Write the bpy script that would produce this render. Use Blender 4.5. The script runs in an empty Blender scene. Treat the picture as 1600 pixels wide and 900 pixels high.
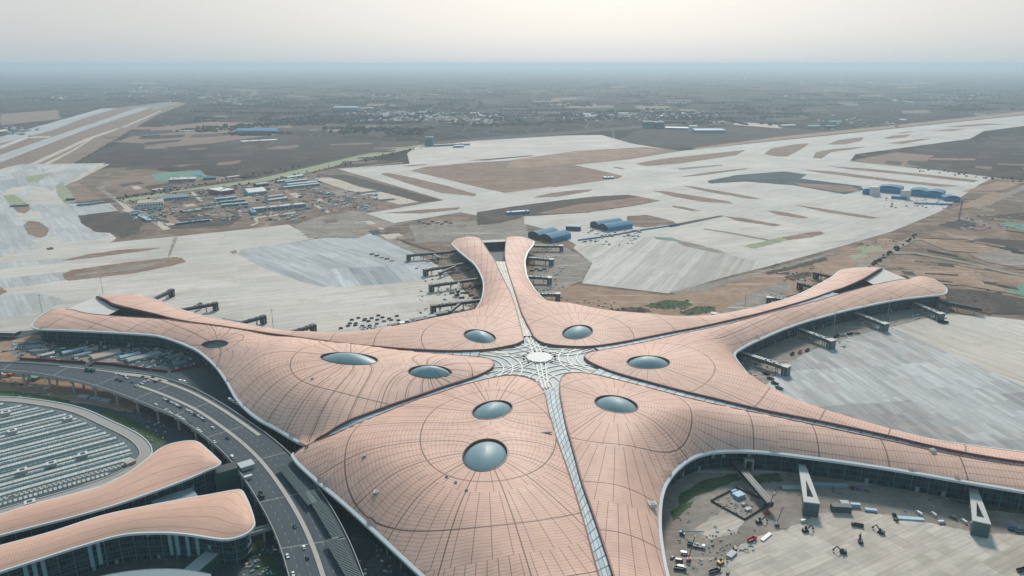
import bpy, bmesh, math, random
import numpy as np
from mathutils import Vector, Matrix
from mathutils.geometry import delaunay_2d_cdt
random.seed(7)
S = bpy.context.scene
COL = S.collection
R = math.radians

# ---------------------------------------------------------------- camera, sky, sun, exposure
H = 320.0                      # camera height, m
FPX = 1150.0                   # focal length in pixels of a 1600 px wide picture
TH = math.atan(350.0 / FPX)    # pitch below the horizon
cam = bpy.data.cameras.new('camera')
cam_o = bpy.data.objects.new('camera', cam); COL.objects.link(cam_o)
cam.sensor_width = 36.0; cam.lens = FPX / 1600 * 36
cam.clip_start = 1.0; cam.clip_end = 200000.0
cam_o.location = (0, 0, H); cam_o.rotation_euler = (math.pi / 2 - TH, 0, 0)
S.camera = cam_o

SUN_EL, SUN_AZ = R(38), R(8)   # sun ahead of the camera, a little to the right, veiled by haze
sd = Vector((math.sin(SUN_AZ) * math.cos(SUN_EL), math.cos(SUN_AZ) * math.cos(SUN_EL), math.sin(SUN_EL)))
sun = bpy.data.lights.new('sun', 'SUN'); sun.energy = 3.2; sun.angle = R(11); sun.color = (1.0, 0.90, 0.80)
sun_o = bpy.data.objects.new('sun', sun); COL.objects.link(sun_o)
sun_o.rotation_euler = sd.to_track_quat('Z', 'Y').to_euler()

W = bpy.data.worlds.new('World'); S.world = W; W.use_nodes = True
nt = W.node_tree; nt.nodes.clear()
def wn(t, **k):
    n = nt.nodes.new(t)
    for a, b in k.items(): setattr(n, a, b)
    return n
sky = wn('ShaderNodeTexSky', sky_type='NISHITA', sun_disc=False, sun_elevation=SUN_EL, sun_rotation=SUN_AZ,
         dust_density=3.0, air_density=1.0, ozone_density=1.0, altitude=50.0)
geo = wn('ShaderNodeNewGeometry')
neg = wn('ShaderNodeVectorMath', operation='SCALE'); neg.inputs['Scale'].default_value = -1.0
nt.links.new(geo.outputs['Incoming'], neg.inputs[0])
sep = wn('ShaderNodeSeparateXYZ'); nt.links.new(neg.outputs[0], sep.inputs[0])
ramp = wn('ShaderNodeValToRGB')          # veil of haze: grey blue at the horizon, pale above
cr = ramp.color_ramp
cr.elements[0].position = 0.0; cr.elements[0].color = (0.40, 0.47, 0.525, 1)
cr.elements[1].position = 1.0; cr.elements[1].color = (0.10, 0.23, 0.31, 1)
for p, c in ((0.018, (0.435, 0.485, 0.52, 1)), (0.04, (0.47, 0.495, 0.51, 1)), (0.09, (0.50, 0.505, 0.505, 1)), (0.22, (0.42, 0.53, 0.58, 1)), (0.45, (0.22, 0.39, 0.47, 1))):
    e = cr.elements.new(p); e.color = c
nt.links.new(sep.outputs['Z'], ramp.inputs[0])
dot = wn('ShaderNodeVectorMath', operation='DOT_PRODUCT'); nt.links.new(neg.outputs[0], dot.inputs[0])
gd = Vector((math.sin(R(5)) * math.cos(R(20)), math.cos(R(5)) * math.cos(R(20)), math.sin(R(20))))
dot.inputs[1].default_value = gd
mx = wn('ShaderNodeMath', operation='MAXIMUM'); nt.links.new(dot.outputs['Value'], mx.inputs[0]); mx.inputs[1].default_value = 0
pw = wn('ShaderNodeMath', operation='POWER'); nt.links.new(mx.outputs[0], pw.inputs[0]); pw.inputs[1].default_value = 14.0
glow = wn('ShaderNodeMix', data_type='RGBA', blend_type='ADD'); nt.links.new(pw.outputs[0], glow.inputs[0])
nt.links.new(ramp.outputs[0], glow.inputs[6]); glow.inputs[7].default_value = (0.22, 0.18, 0.13, 1)
hs = wn('ShaderNodeHueSaturation'); hs.inputs['Saturation'].default_value = 0.55; hs.inputs['Value'].default_value = 0.45; nt.links.new(sky.outputs[0], hs.inputs['Color'])
bg1 = wn('ShaderNodeBackground'); nt.links.new(hs.outputs[0], bg1.inputs[0]); bg1.inputs[1].default_value = 0.05
bg2 = wn('ShaderNodeBackground'); nt.links.new(glow.outputs[2], bg2.inputs[0]); bg2.inputs[1].default_value = 0.92
add = wn('ShaderNodeAddShader'); nt.links.new(bg1.outputs[0], add.inputs[0]); nt.links.new(bg2.outputs[0], add.inputs[1])
out = wn('ShaderNodeOutputWorld'); nt.links.new(add.outputs[0], out.inputs[0])

S.render.engine = 'CYCLES'
S.view_settings.view_transform = 'Standard'; S.view_settings.look = 'None'
S.view_settings.exposure = 0.18; S.view_settings.gamma = 1.0; S.view_settings.use_curve_mapping = False
S.cycles.max_bounces = 6; S.cycles.volume_bounces = 1; S.cycles.use_denoising = True

# ---------------------------------------------------------------- helpers
def P(px, py, z=0.0):
    """world point at height z seen at pixel (px, py) of the 1600x900 photograph (survey of the place)"""
    u, v = (px - 800) / FPX, (450 - py) / FPX
    d = (u, math.cos(TH) + v * math.sin(TH), -math.sin(TH) + v * math.cos(TH))
    t = (z - H) / d[2]
    return Vector((d[0] * t, d[1] * t, z))

def tag(o, label=None, cat=None, group=None, kind=None):
    if label: o['label'] = label
    if cat: o['category'] = cat
    if group: o['group'] = group
    if kind: o['kind'] = kind
    return o

def empty(name, loc, rz=0.0):
    o = bpy.data.objects.new(name, None); COL.objects.link(o)
    o.location = loc; o.rotation_euler = (0, 0, rz); o.empty_display_size = 2
    return o

class MB:
    """collects faces with material slots, then links them as one mesh object"""
    def __init__(s): s.v = []; s.f = []; s.m = []; s.mats = []; s.uv = {}
    def mi(s, mat):
        if mat not in s.mats: s.mats.append(mat)
        return s.mats.index(mat)
    def face(s, pts, mat, uv=None):
        i = len(s.v); s.v += [tuple(p) for p in pts]; s.f.append(tuple(range(i, i + len(pts)))); s.m.append(s.mi(mat))
        if uv: s.uv[len(s.f) - 1] = uv
        return s
    def grid(s, rows, mat, closed=False):
        n = len(rows[0]); i = len(s.v); k = s.mi(mat)
        for r_ in rows: s.v += [tuple(p) for p in r_]
        for a in range(len(rows) - 1):
            for b in range(n if closed else n - 1):
                c = (b + 1) % n
                s.f.append((i + a * n + b, i + a * n + c, i + (a + 1) * n + c, i + (a + 1) * n + b)); s.m.append(k)
        return s
    def box(s, c, d, mat, rz=0.0, top=None, taper=1.0):
        x, y, z = c; a, b, h = d[0] / 2, d[1] / 2, d[2]
        cs, sn = math.cos(rz), math.sin(rz)
        def q(u, v, w): return (x + u * cs - v * sn, y + u * sn + v * cs, z + w)
        lo = [q(-a, -b, 0), q(a, -b, 0), q(a, b, 0), q(-a, b, 0)]
        t = taper
        hi = [q(-a * t, -b * t, h), q(a * t, -b * t, h), q(a * t, b * t, h), q(-a * t, b * t, h)]
        i = len(s.v); s.v += lo + hi; k = s.mi(mat); kt = s.mi(top) if top else k
        for f in ((0, 1, 5, 4), (1, 2, 6, 5), (2, 3, 7, 6), (3, 0, 4, 7), (3, 2, 1, 0)):
            s.f.append(tuple(i + j for j in f)); s.m.append(k)
        s.f.append((i + 4, i + 5, i + 6, i + 7)); s.m.append(kt)
        return s
    def bar(s, a, b, w, h, mat):
        a, b = Vector(a), Vector(b); d = (b - a)
        if d.length < 1e-6: return s
        d.normalize(); up = Vector((0, 0, 1)) if abs(d.z) < 0.95 else Vector((0, 1, 0))
        sx = d.cross(up).normalized() * (w / 2); sz = sx.cross(d).normalized() * (h / 2)
        r1 = [a - sx - sz, a + sx - sz, a + sx + sz, a - sx + sz]; r2 = [p + (b - a) for p in r1]
        s.grid([r1, r2], mat, True); s.face(r1[::-1], mat); s.face(r2, mat); return s
    def tube(s, pts, rad, mat, n=6):
        rows = []
        for i, p in enumerate(pts):
            p = Vector(p); d = (Vector(pts[min(i + 1, len(pts) - 1)]) - Vector(pts[max(i - 1, 0)])).normalized()
            up = Vector((0, 0, 1)) if abs(d.z) < 0.95 else Vector((0, 1, 0))
            sx = d.cross(up).normalized(); sz = sx.cross(d)
            r_ = rad[i] if isinstance(rad, (list, tuple)) else rad
            rows.append([p + (sx * math.cos(2 * math.pi * j / n) + sz * math.sin(2 * math.pi * j / n)) * r_ for j in range(n)])
        s.grid(rows, mat, True); s.face(rows[0][::-1], mat); s.face(rows[-1], mat); return s
    def prism(s, poly, z0, z1, mat, top=None, bottom=False):
        n = len(poly); lo = [(p[0], p[1], z0) for p in poly]; hi = [(p[0], p[1], z1) for p in poly]
        s.grid([lo, hi], mat, True); s.flat(poly, z1, top or mat)
        if bottom: s.flat(poly, z0, mat)
        return s
    def flat(s, poly, z, mat):
        vs, _, fs, *_ = delaunay_2d_cdt([Vector((p[0], p[1])) for p in poly], [], [list(range(len(poly)))], 1, 1e-4)
        i = len(s.v); k = s.mi(mat)
        s.v += [(v.x, v.y, z) for v in vs]
        for f in fs: s.f.append(tuple(i + j for j in f)); s.m.append(k)
        return s
    def mesh(s, name, origin=(0, 0, 0)):
        me = bpy.data.meshes.new(name); o = origin
        me.from_pydata([(v[0] - o[0], v[1] - o[1], v[2] - o[2]) for v in s.v], [], s.f)
        for m in s.mats: me.materials.append(m)
        me.polygons.foreach_set('material_index', s.m)
        if s.uv:
            ul = me.uv_layers.new(name='UVMap')
            for fi, uv in s.uv.items():
                for li, c in zip(me.polygons[fi].loop_indices, uv): ul.data[li].uv = c
        me.validate(); me.update()
        return me
    def build(s, name, parent=None, world=False, smooth=False):
        """world=True: the points are world points and get moved into the parent's frame"""
        org = tuple(parent.location) if (parent is not None and world) else (0, 0, 0)
        me = s.mesh(name, org)
        if smooth:
            for p in me.polygons: p.use_smooth = True
        o = bpy.data.objects.new(name, me); COL.objects.link(o)
        if parent is not None: o.parent = parent
        return o
    def place(s, name, smooth=False):
        """a one-mesh thing from world points: origin moved to its base"""
        a = np.array(s.v); c = (float(a[:, 0].mean()), float(a[:, 1].mean()), float(a[:, 2].min()))
        me = s.mesh(name, c)
        if smooth:
            for p in me.polygons: p.use_smooth = True
        o = bpy.data.objects.new(name, me); COL.objects.link(o); o.location = c
        return o

def smooth_line(pts, closed=False, step=6.0):
    """Catmull-Rom through points (Vectors), resampled"""
    n = len(pts); out = []
    rng = range(n if closed else n - 1)
    for i in rng:
        p0 = pts[(i - 1) % n] if closed or i > 0 else pts[i]
        p1 = pts[i]; p2 = pts[(i + 1) % n]
        p3 = pts[(i + 2) % n] if closed or i + 2 < n else p2
        k = max(1, int((p2 - p1).length / step))
        for j in range(k):
            t = j / k
            out.append(0.5 * ((2 * p1) + (p2 - p0) * t + (2 * p0 - 5 * p1 + 4 * p2 - p3) * t * t + (3 * p1 - p0 - 3 * p2 + p3) * t ** 3))
    if not closed: out.append(pts[-1].copy())
    return out

def resample(pts, n):
    L = [0.0]
    for a, b in zip(pts, pts[1:]): L.append(L[-1] + (b - a).length)
    res = []; j = 0
    for i in range(n):
        t = L[-1] * i / (n - 1)
        while j < len(pts) - 2 and L[j + 1] < t: j += 1
        k = (t - L[j]) / max(1e-9, L[j + 1] - L[j]); res.append(pts[j].lerp(pts[j + 1], min(1, max(0, k))))
    return res

def inside(poly, X, Y):
    r_ = np.zeros(X.shape, bool); j = len(poly) - 1
    for i in range(len(poly)):
        xi, yi = poly[i]; xj, yj = poly[j]
        with np.errstate(divide='ignore', invalid='ignore'):
            hit = ((yi > Y) != (yj > Y)) & (X < (xj - xi) * (Y - yi) / (yj - yi + 1e-12) + xi)
        r_ ^= hit; j = i
    return r_

# ---------------------------------------------------------------- materials
class NT:
    """small node-expression helper"""
    def __init__(s, name):
        s.m = bpy.data.materials.new(name); s.m.use_nodes = True; s.t = s.m.node_tree; s.t.nodes.clear()
        s.o = s.t.nodes.new('ShaderNodeOutputMaterial')
        s.b = s.t.nodes.new('ShaderNodeBsdfPrincipled'); s.t.links.new(s.b.outputs[0], s.o.inputs[0])
    def n(s, t, **k):
        x = s.t.nodes.new(t)
        for a, b in k.items(): setattr(x, a, b)
        return x
    def put(s, sock, v):
        if isinstance(v, bpy.types.NodeSocket): s.t.links.new(v, sock)
        elif isinstance(v, (tuple, list)) and len(v) == 3 and sock.type == 'RGBA': sock.default_value = (*v, 1)
        else: sock.default_value = v
    def M(s, op, a, b=0.0, c=None, clamp=False):
        x = s.n('ShaderNodeMath', operation=op, use_clamp=clamp); s.put(x.inputs[0], a); s.put(x.inputs[1], b)
        if c is not None: s.put(x.inputs[2], c)
        return x.outputs[0]
    def V(s, op, a, b=(0, 0, 0)):
        x = s.n('ShaderNodeVectorMath', operation=op); s.put(x.inputs[0], a)
        if op == 'SCALE': s.put(x.inputs['Scale'], b)
        else: s.put(x.inputs[1], b)
        return x.outputs[1] if op in ('DOT_PRODUCT', 'LENGTH') else x.outputs[0]
    def mix(s, f, a, b, blend='MIX'):
        x = s.n('ShaderNodeMix', data_type='RGBA', blend_type=blend); s.put(x.inputs[0], f); s.put(x.inputs[6], a); s.put(x.inputs[7], b)
        return x.outputs[2]
    def pos(s): return s.n('ShaderNodeNewGeometry').outputs['Position']
    def xyz(s, v):
        x = s.n('ShaderNodeSeparateXYZ'); s.put(x.inputs[0], v); return x.outputs
    def noise(s, vec, scale, detail=4, rough=0.6, dist=0.0):
        x = s.n('ShaderNodeTexNoise'); s.put(x.inputs['Vector'], vec); x.inputs['Scale'].default_value = scale
        x.inputs['Detail'].default_value = detail; x.inputs['Roughness'].default_value = rough; x.inputs['Distortion'].default_value = dist
        return x.outputs['Fac']
    def ramp(s, f, stops):
        x = s.n('ShaderNodeValToRGB'); s.put(x.inputs[0], f); r_ = x.color_ramp
        while len(r_.elements) < len(stops): r_.elements.new(0.5)
        for e, (p, c) in zip(r_.elements, stops): e.position = p; e.color = (*c, 1) if len(c) == 3 else c
        return x.outputs[0]
    def rot(s, vec, ang, scale=(1, 1, 1)):
        x = s.n('ShaderNodeMapping'); s.put(x.inputs['Vector'], vec); x.inputs['Rotation'].default_value = (0, 0, ang); x.inputs['Scale'].default_value = scale
        return x.outputs[0]
    def white(s, vec):
        x = s.n('ShaderNodeTexWhiteNoise', noise_dimensions='3D'); s.put(x.inputs['Vector'], vec); return x.outputs['Value']
    def done(s, col, rough=0.7, metal=0.0, spec=0.5):
        s.put(s.b.inputs['Base Color'], col); s.put(s.b.inputs['Roughness'], rough); s.put(s.b.inputs['Metallic'], metal)
        s.b.inputs['Specular IOR Level'].default_value = spec
        return s.m

_mats = {}
def paint(name, col, rough=0.6, metal=0.0, var=0.15, scale=0.6, spec=0.4):
    """a plain coat with a little dirt and fading in object space"""
    if name in _mats: return _mats[name]
    t = NT(name); tc = t.n('ShaderNodeTexCoord').outputs['Object']
    f = t.noise(tc, scale, 5)
    c = t.mix(f, tuple(x * (1 - var) for x in col), tuple(min(1, x * (1 + var)) for x in col))
    _mats[name] = t.done(c, rough, metal, spec); return _mats[name]

def ground_mat(name, a, b, c, s1=0.02, s2=0.15, tracks=None, rough=0.95, extra=None):
    """soil: three tones mixed by two noises, and pale wheel tracks"""
    t = NT(name); p = t.pos()
    f1 = t.noise(p, s1, 6, 0.62, 0.8); f2 = t.noise(p, s2, 5, 0.7)
    col = t.ramp(f1, [(0.30, a), (0.5, b), (0.70, c)])
    col = t.mix(t.M('MULTIPLY_ADD', f2, 2.2, -0.75, clamp=True), col, tuple(x * 0.62 for x in b))
    if tracks:
        g = t.noise(t.rot(p, tracks, (0.004, 0.12, 1)), 1.0, 3, 0.6, 0.3)
        col = t.mix(t.M('MULTIPLY_ADD', g, 5, -2.9, clamp=True), col, tuple(min(1, x * 1.35) for x in c))
    return t.done(col, rough, 0, 0.1)

def concrete_mat(name, base, ang, lane=5.0, amp=0.16, joint=0.10, stain=0.25, tint=None, bay=60.0):
    """concrete laid in lanes: every lane and bay has its own tone, thin joints, blotches"""
    t = NT(name); p = t.pos(); q = t.rot(p, ang); x, y, z = t.xyz(q)
    lx = t.M('DIVIDE', x, lane); ly = t.M('DIVIDE', y, bay)
    ix = t.M('FLOOR', lx); iy = t.M('FLOOR', t.M('ADD', ly, t.M('MULTIPLY', t.M('SINE', t.M('MULTIPLY', ix, 12.99)), 3.0)))
    cx = t.n('ShaderNodeCombineXYZ'); t.put(cx.inputs[0], ix); t.put(cx.inputs[1], iy)
    w = t.white(cx.outputs[0])
    cw = t.n('ShaderNodeCombineXYZ'); t.put(cw.inputs[0], t.M('FLOOR', t.M('DIVIDE', x, lane * 7))); t.put(cw.inputs[1], t.M('FLOOR', t.M('DIVIDE', y, bay * 3.3)))
    w2 = t.white(cw.outputs[0])
    streak = t.noise(t.rot(q, 0, (0.35, 0.012, 1)), 1.0, 4, 0.65)
    big = t.noise(p, 0.006, 5, 0.6, 0.6); fine = t.noise(p, 0.22, 4, 0.7)
    k = t.M('MULTIPLY_ADD', w, amp, 1 - amp / 2)
    k = t.M('MULTIPLY', k, t.M('MULTIPLY_ADD', w2, amp, 1 - amp / 2))
    k = t.M('MULTIPLY', k, t.M('MULTIPLY_ADD', streak, 0.8, 0.6))
    k = t.M('MULTIPLY', k, t.M('MULTIPLY_ADD', big, stain * 3, 1 - stain * 1.5))
    k = t.M('MULTIPLY', k, t.M('MULTIPLY_ADD', fine, 0.36, 0.82))
    fr = t.M('ABSOLUTE', t.M('SUBTRACT', t.M('FRACT', lx), 0.5))
    k = t.M('MULTIPLY', k, t.M('SUBTRACT', 1.0, t.M('MULTIPLY', t.M('GREATER_THAN', fr, 0.46), joint)))
    col = t.V('SCALE', t.mix(t.M('MULTIPLY', w2, 0.6), base, tint or base), k)
    dust = t.noise(p, 0.016, 7, 0.72, 1.0)
    col = t.mix(t.M('MULTIPLY_ADD', dust, 4.5, -2.45, clamp=True), col, (0.40, 0.325, 0.26))
    dark = t.noise(t.rot(q, 0, (0.06, 0.006, 1)), 1.0, 5, 0.7)
    col = t.mix(t.M('MULTIPLY_ADD', dark, 3.0, -1.75, clamp=True), col, (0.24, 0.245, 0.245))
    return t.done(col, 0.85, 0, 0.25)
# ---------------------------------------------------------------- terminal: survey, heights
def zc(r):
    return float(np.interp(r, [0, 60, 170, 300, 430, 700], [41, 41, 38, 31, 27, 26]))
CEN = P(843, 556, 41.0)
def rad(p): return math.hypot(p.x - CEN.x, p.y - CEN.y)
ZE = 20.0
term = empty('airport_terminal', (CEN.x, CEN.y, 0))
tag(term, 'huge star-shaped airport terminal with pinkish tan panelled roof petals around a glass hub', 'terminal')

def roof_mat(name, domes):
    t = NT(name); p = t.pos(); x, y, z = t.xyz(p)
    gx = gy = phi = psi = None
    for (dx, dy) in domes:
        ax = t.M('SUBTRACT', x, dx); ay = t.M('SUBTRACT', y, dy)
        r2 = t.M('ADD', t.M('MULTIPLY', ax, ax), t.M('MULTIPLY', ay, ay))
        vx = t.M('DIVIDE', ax, r2); vy = t.M('DIVIDE', ay, r2)
        ph = t.M('MULTIPLY', t.M('LOGARITHM', r2, math.e), 0.5); ps = t.M('ARCTAN2', ay, ax)
        gx = vx if gx is None else t.M('ADD', gx, vx); gy = vy if gy is None else t.M('ADD', gy, vy)
        phi = ph if phi is None else t.M('ADD', phi, ph); psi = ps if psi is None else t.M('ADD', psi, ps)
    nd = len(domes)
    g = t.M('MAXIMUM', t.M('SQRT', t.M('ADD', t.M('MULTIPLY', gx, gx), t.M('MULTIPLY', gy, gy))), 1e-4)
    turn = t.M('DIVIDE', psi, 2 * math.pi)
    # radial seams, doubled wherever they fan out too far
    N0 = 16.0
    sp = t.M('DIVIDE', 2 * math.pi / N0, g)                       # spacing in m of the coarsest set
    lev = t.M('MAXIMUM', t.M('FLOOR', t.M('LOGARITHM', t.M('DIVIDE', sp, 6.5), 2.0)), 0.0)
    N = t.M('MULTIPLY', N0, t.M('POWER', 2.0, lev))
    def line(u, gradu, width):
        d = t.M('DIVIDE', t.M('SUBTRACT', 0.5, t.M('ABSOLUTE', t.M('SUBTRACT', t.M('FRACT', t.M('ADD', u, 1000.5)), 0.5))), gradu)
        return t.M('LESS_THAN', d, width)
    gt = t.M('DIVIDE', g, 2 * math.pi)
    radial = line(t.M('MULTIPLY', turn, N), t.M('MULTIPLY', gt, N), 0.27)
    main = line(t.M('MULTIPLY', turn, 4.0 * nd), t.M('MULTIPLY', gt, 4.0 * nd), 0.45)
    Rr = t.M('EXPONENT', t.M('DIVIDE', phi, nd)); gR = t.M('MULTIPLY', Rr, t.M('DIVIDE', g, nd))
    wob = t.noise(p, 0.004, 0, 0.5)
    ring = line(t.M('ADD', t.M('DIVIDE', Rr, 52.0), t.M('MULTIPLY_ADD', wob, 0.5, 0.1)), t.M('DIVIDE', gR, 52.0), 0.5)
    # standing-seam panels between the radials
    step = 2.6
    colid = t.M('FLOOR', t.M('MULTIPLY', turn, N))
    uu = t.M('ADD', t.M('DIVIDE', Rr, step), t.M('MULTIPLY', t.M('FRACT', t.M('MULTIPLY', colid, 0.5)), 0.35))
    tick = line(uu, t.M('DIVIDE', gR, step), 0.22)
    cid = t.n('ShaderNodeCombineXYZ'); t.put(cid.inputs[0], colid); t.put(cid.inputs[1], t.M('FLOOR', t.M('DIVIDE', uu, 6.0)))
    w = t.white(cid.outputs[0])
    cid2 = t.n('ShaderNodeCombineXYZ'); t.put(cid2.inputs[0], colid); t.put(cid2.inputs[1], t.M('FLOOR', uu))
    w2 = t.white(cid2.outputs[0])
    big = t.noise(p, 0.010, 5, 0.6, 0.5); sm = t.noise(p, 0.09, 5, 0.7)
    k = t.M('MULTIPLY_ADD', w, 0.09, 0.955); k = t.M('MULTIPLY', k, t.M('MULTIPLY_ADD', w2, 0.06, 0.97))
    k = t.M('MULTIPLY', k, t.M('MULTIPLY_ADD', big, 0.42, 0.79)); k = t.M('MULTIPLY', k, t.M('MULTIPLY_ADD', sm, 0.22, 0.89))
    base = t.mix(t.M('MULTIPLY_ADD', big, 2, -0.5, clamp=True), (0.64, 0.395, 0.308), (0.67, 0.44, 0.35))
    base = t.V('SCALE', base, k)
    spots = t.M('GREATER_THAN', t.noise(p, 0.035, 6, 0.8), 0.735)
    base = t.mix(t.M('MULTIPLY', spots, 0.45), base, (0.75, 0.66, 0.58))
    base = t.mix(t.M('MULTIPLY', tick, 0.40), base, (0.19, 0.09, 0.07))
    base = t.mix(t.M('MULTIPLY', radial, 0.66), base, (0.09, 0.05, 0.045))
    base = t.mix(t.M('MULTIPLY', t.M('MAXIMUM', main, ring), 0.75), base, (0.05, 0.035, 0.035))
    return t.done(base, 0.6, 0.0, 0.2)

M_rim = paint('rim_white', (0.56, 0.59, 0.60), 0.5, 0.0, 0.08, 0.05)
M_fascia = paint('fascia_redbrown', (0.20, 0.085, 0.07), 0.6, 0, 0.2, 0.05)
M_dark = paint('dark_steel', (0.045, 0.055, 0.06), 0.5, 0.3)
M_soffit = paint('soffit_grey', (0.30, 0.32, 0.33), 0.7)

def dome_glass():
    t = NT('skylight_glass'); tc = t.n('ShaderNodeTexCoord').outputs['Object']
    x, y, z = t.xyz(tc)
    a = t.M('GREATER_THAN', t.M('ABSOLUTE', t.M('SUBTRACT', t.M('FRACT', t.M('MULTIPLY', x, 0.5)), 0.5)), 0.44)
    b = t.M('GREATER_THAN', t.M('ABSOLUTE', t.M('SUBTRACT', t.M('FRACT', t.M('MULTIPLY', y, 0.5)), 0.5)), 0.44)
    f = t.noise(tc, 0.9, 4)
    c = t.mix(f, (0.15, 0.265, 0.30), (0.21, 0.33, 0.36))
    c = t.mix(t.M('MULTIPLY', t.M('MAXIMUM', a, b), 0.55), c, (0.30, 0.38, 0.40))
    return t.done(c, 0.5, 0.0, 0.5)
M_dome = dome_glass()

def facade_mat(name, bay=3.0, floor=5.0, glass=(0.008, 0.045, 0.055), frame=(0.03, 0.085, 0.10), w=0.10, lit=0.0):
    """curtain wall: panes of slightly different tone, mullions and floor bands, from the wall's own u,v in metres"""
    t = NT(name); uv = t.n('ShaderNodeUVMap'); uv.uv_map = 'UVMap'
    u, v, _ = t.xyz(uv.outputs[0])
    uu = t.M('DIVIDE', u, bay); vv = t.M('DIVIDE', v, floor)
    ci = t.n('ShaderNodeCombineXYZ'); t.put(ci.inputs[0], t.M('FLOOR', uu)); t.put(ci.inputs[1], t.M('FLOOR', vv))
    wv = t.white(ci.outputs[0])
    c = t.V('SCALE', glass, t.M('MULTIPLY_ADD', wv, 1.3, 0.45))
    c = t.mix(t.M('GREATER_THAN', wv, 0.965), c, (0.16, 0.28, 0.29))
    mu = t.M('LESS_THAN', t.M('FRACT', uu), w); mv = t.M('LESS_THAN', t.M('FRACT', vv), w * 1.4)
    m5 = t.M('LESS_THAN', t.M('FRACT', t.M('DIVIDE', uu, 4.0)), w * 0.5)
    c = t.mix(t.M('MULTIPLY', t.M('MAXIMUM', mu, mv), 0.75), c, frame)
    c = t.mix(t.M('MULTIPLY', m5, 0.8), c, tuple(min(1, q * 2.2) for q in frame))
    rg = t.M('MULTIPLY_ADD', t.M('MAXIMUM', mu, mv), 0.4, 0.18)
    return t.done(c, rg, 0.0, 0.35)
M_fac = facade_mat('terminal_facade_glass')

def band_mat(name, pane, frame, sx, sy, wid=0.12, rough=0.2):
    t = NT(name); uv = t.n('ShaderNodeUVMap'); uv.uv_map = 'UVMap'
    u, v, _ = t.xyz(uv.outputs[0])
    uu = t.M('DIVIDE', u, sx); vv = t.M('MULTIPLY', v, sy)
    ci = t.n('ShaderNodeCombineXYZ'); t.put(ci.inputs[0], t.M('FLOOR', uu)); t.put(ci.inputs[1], t.M('FLOOR', vv))
    wv = t.white(ci.outputs[0])
    c = t.V('SCALE', pane, t.M('MULTIPLY_ADD', wv, 0.5, 0.75))
    m = t.M('MAXIMUM', t.M('LESS_THAN', t.M('FRACT', uu), wid), t.M('LESS_THAN', t.M('FRACT', vv), wid))
    c = t.mix(m, c, frame)
    return t.done(c, t.M('MULTIPLY_ADD', m, 0.2, max(0.5, rough)), 0.0, 0.25)
M_band = band_mat('skylight_band_glass', (0.29, 0.40, 0.45), (0.10, 0.14, 0.16), 9.0, 3.0, 0.12)
M_bandpale = band_mat('skylight_band_pale', (0.60, 0.55, 0.50), (0.34, 0.30, 0.28), 6.0, 3.0, 0.12, 0.5)

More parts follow.
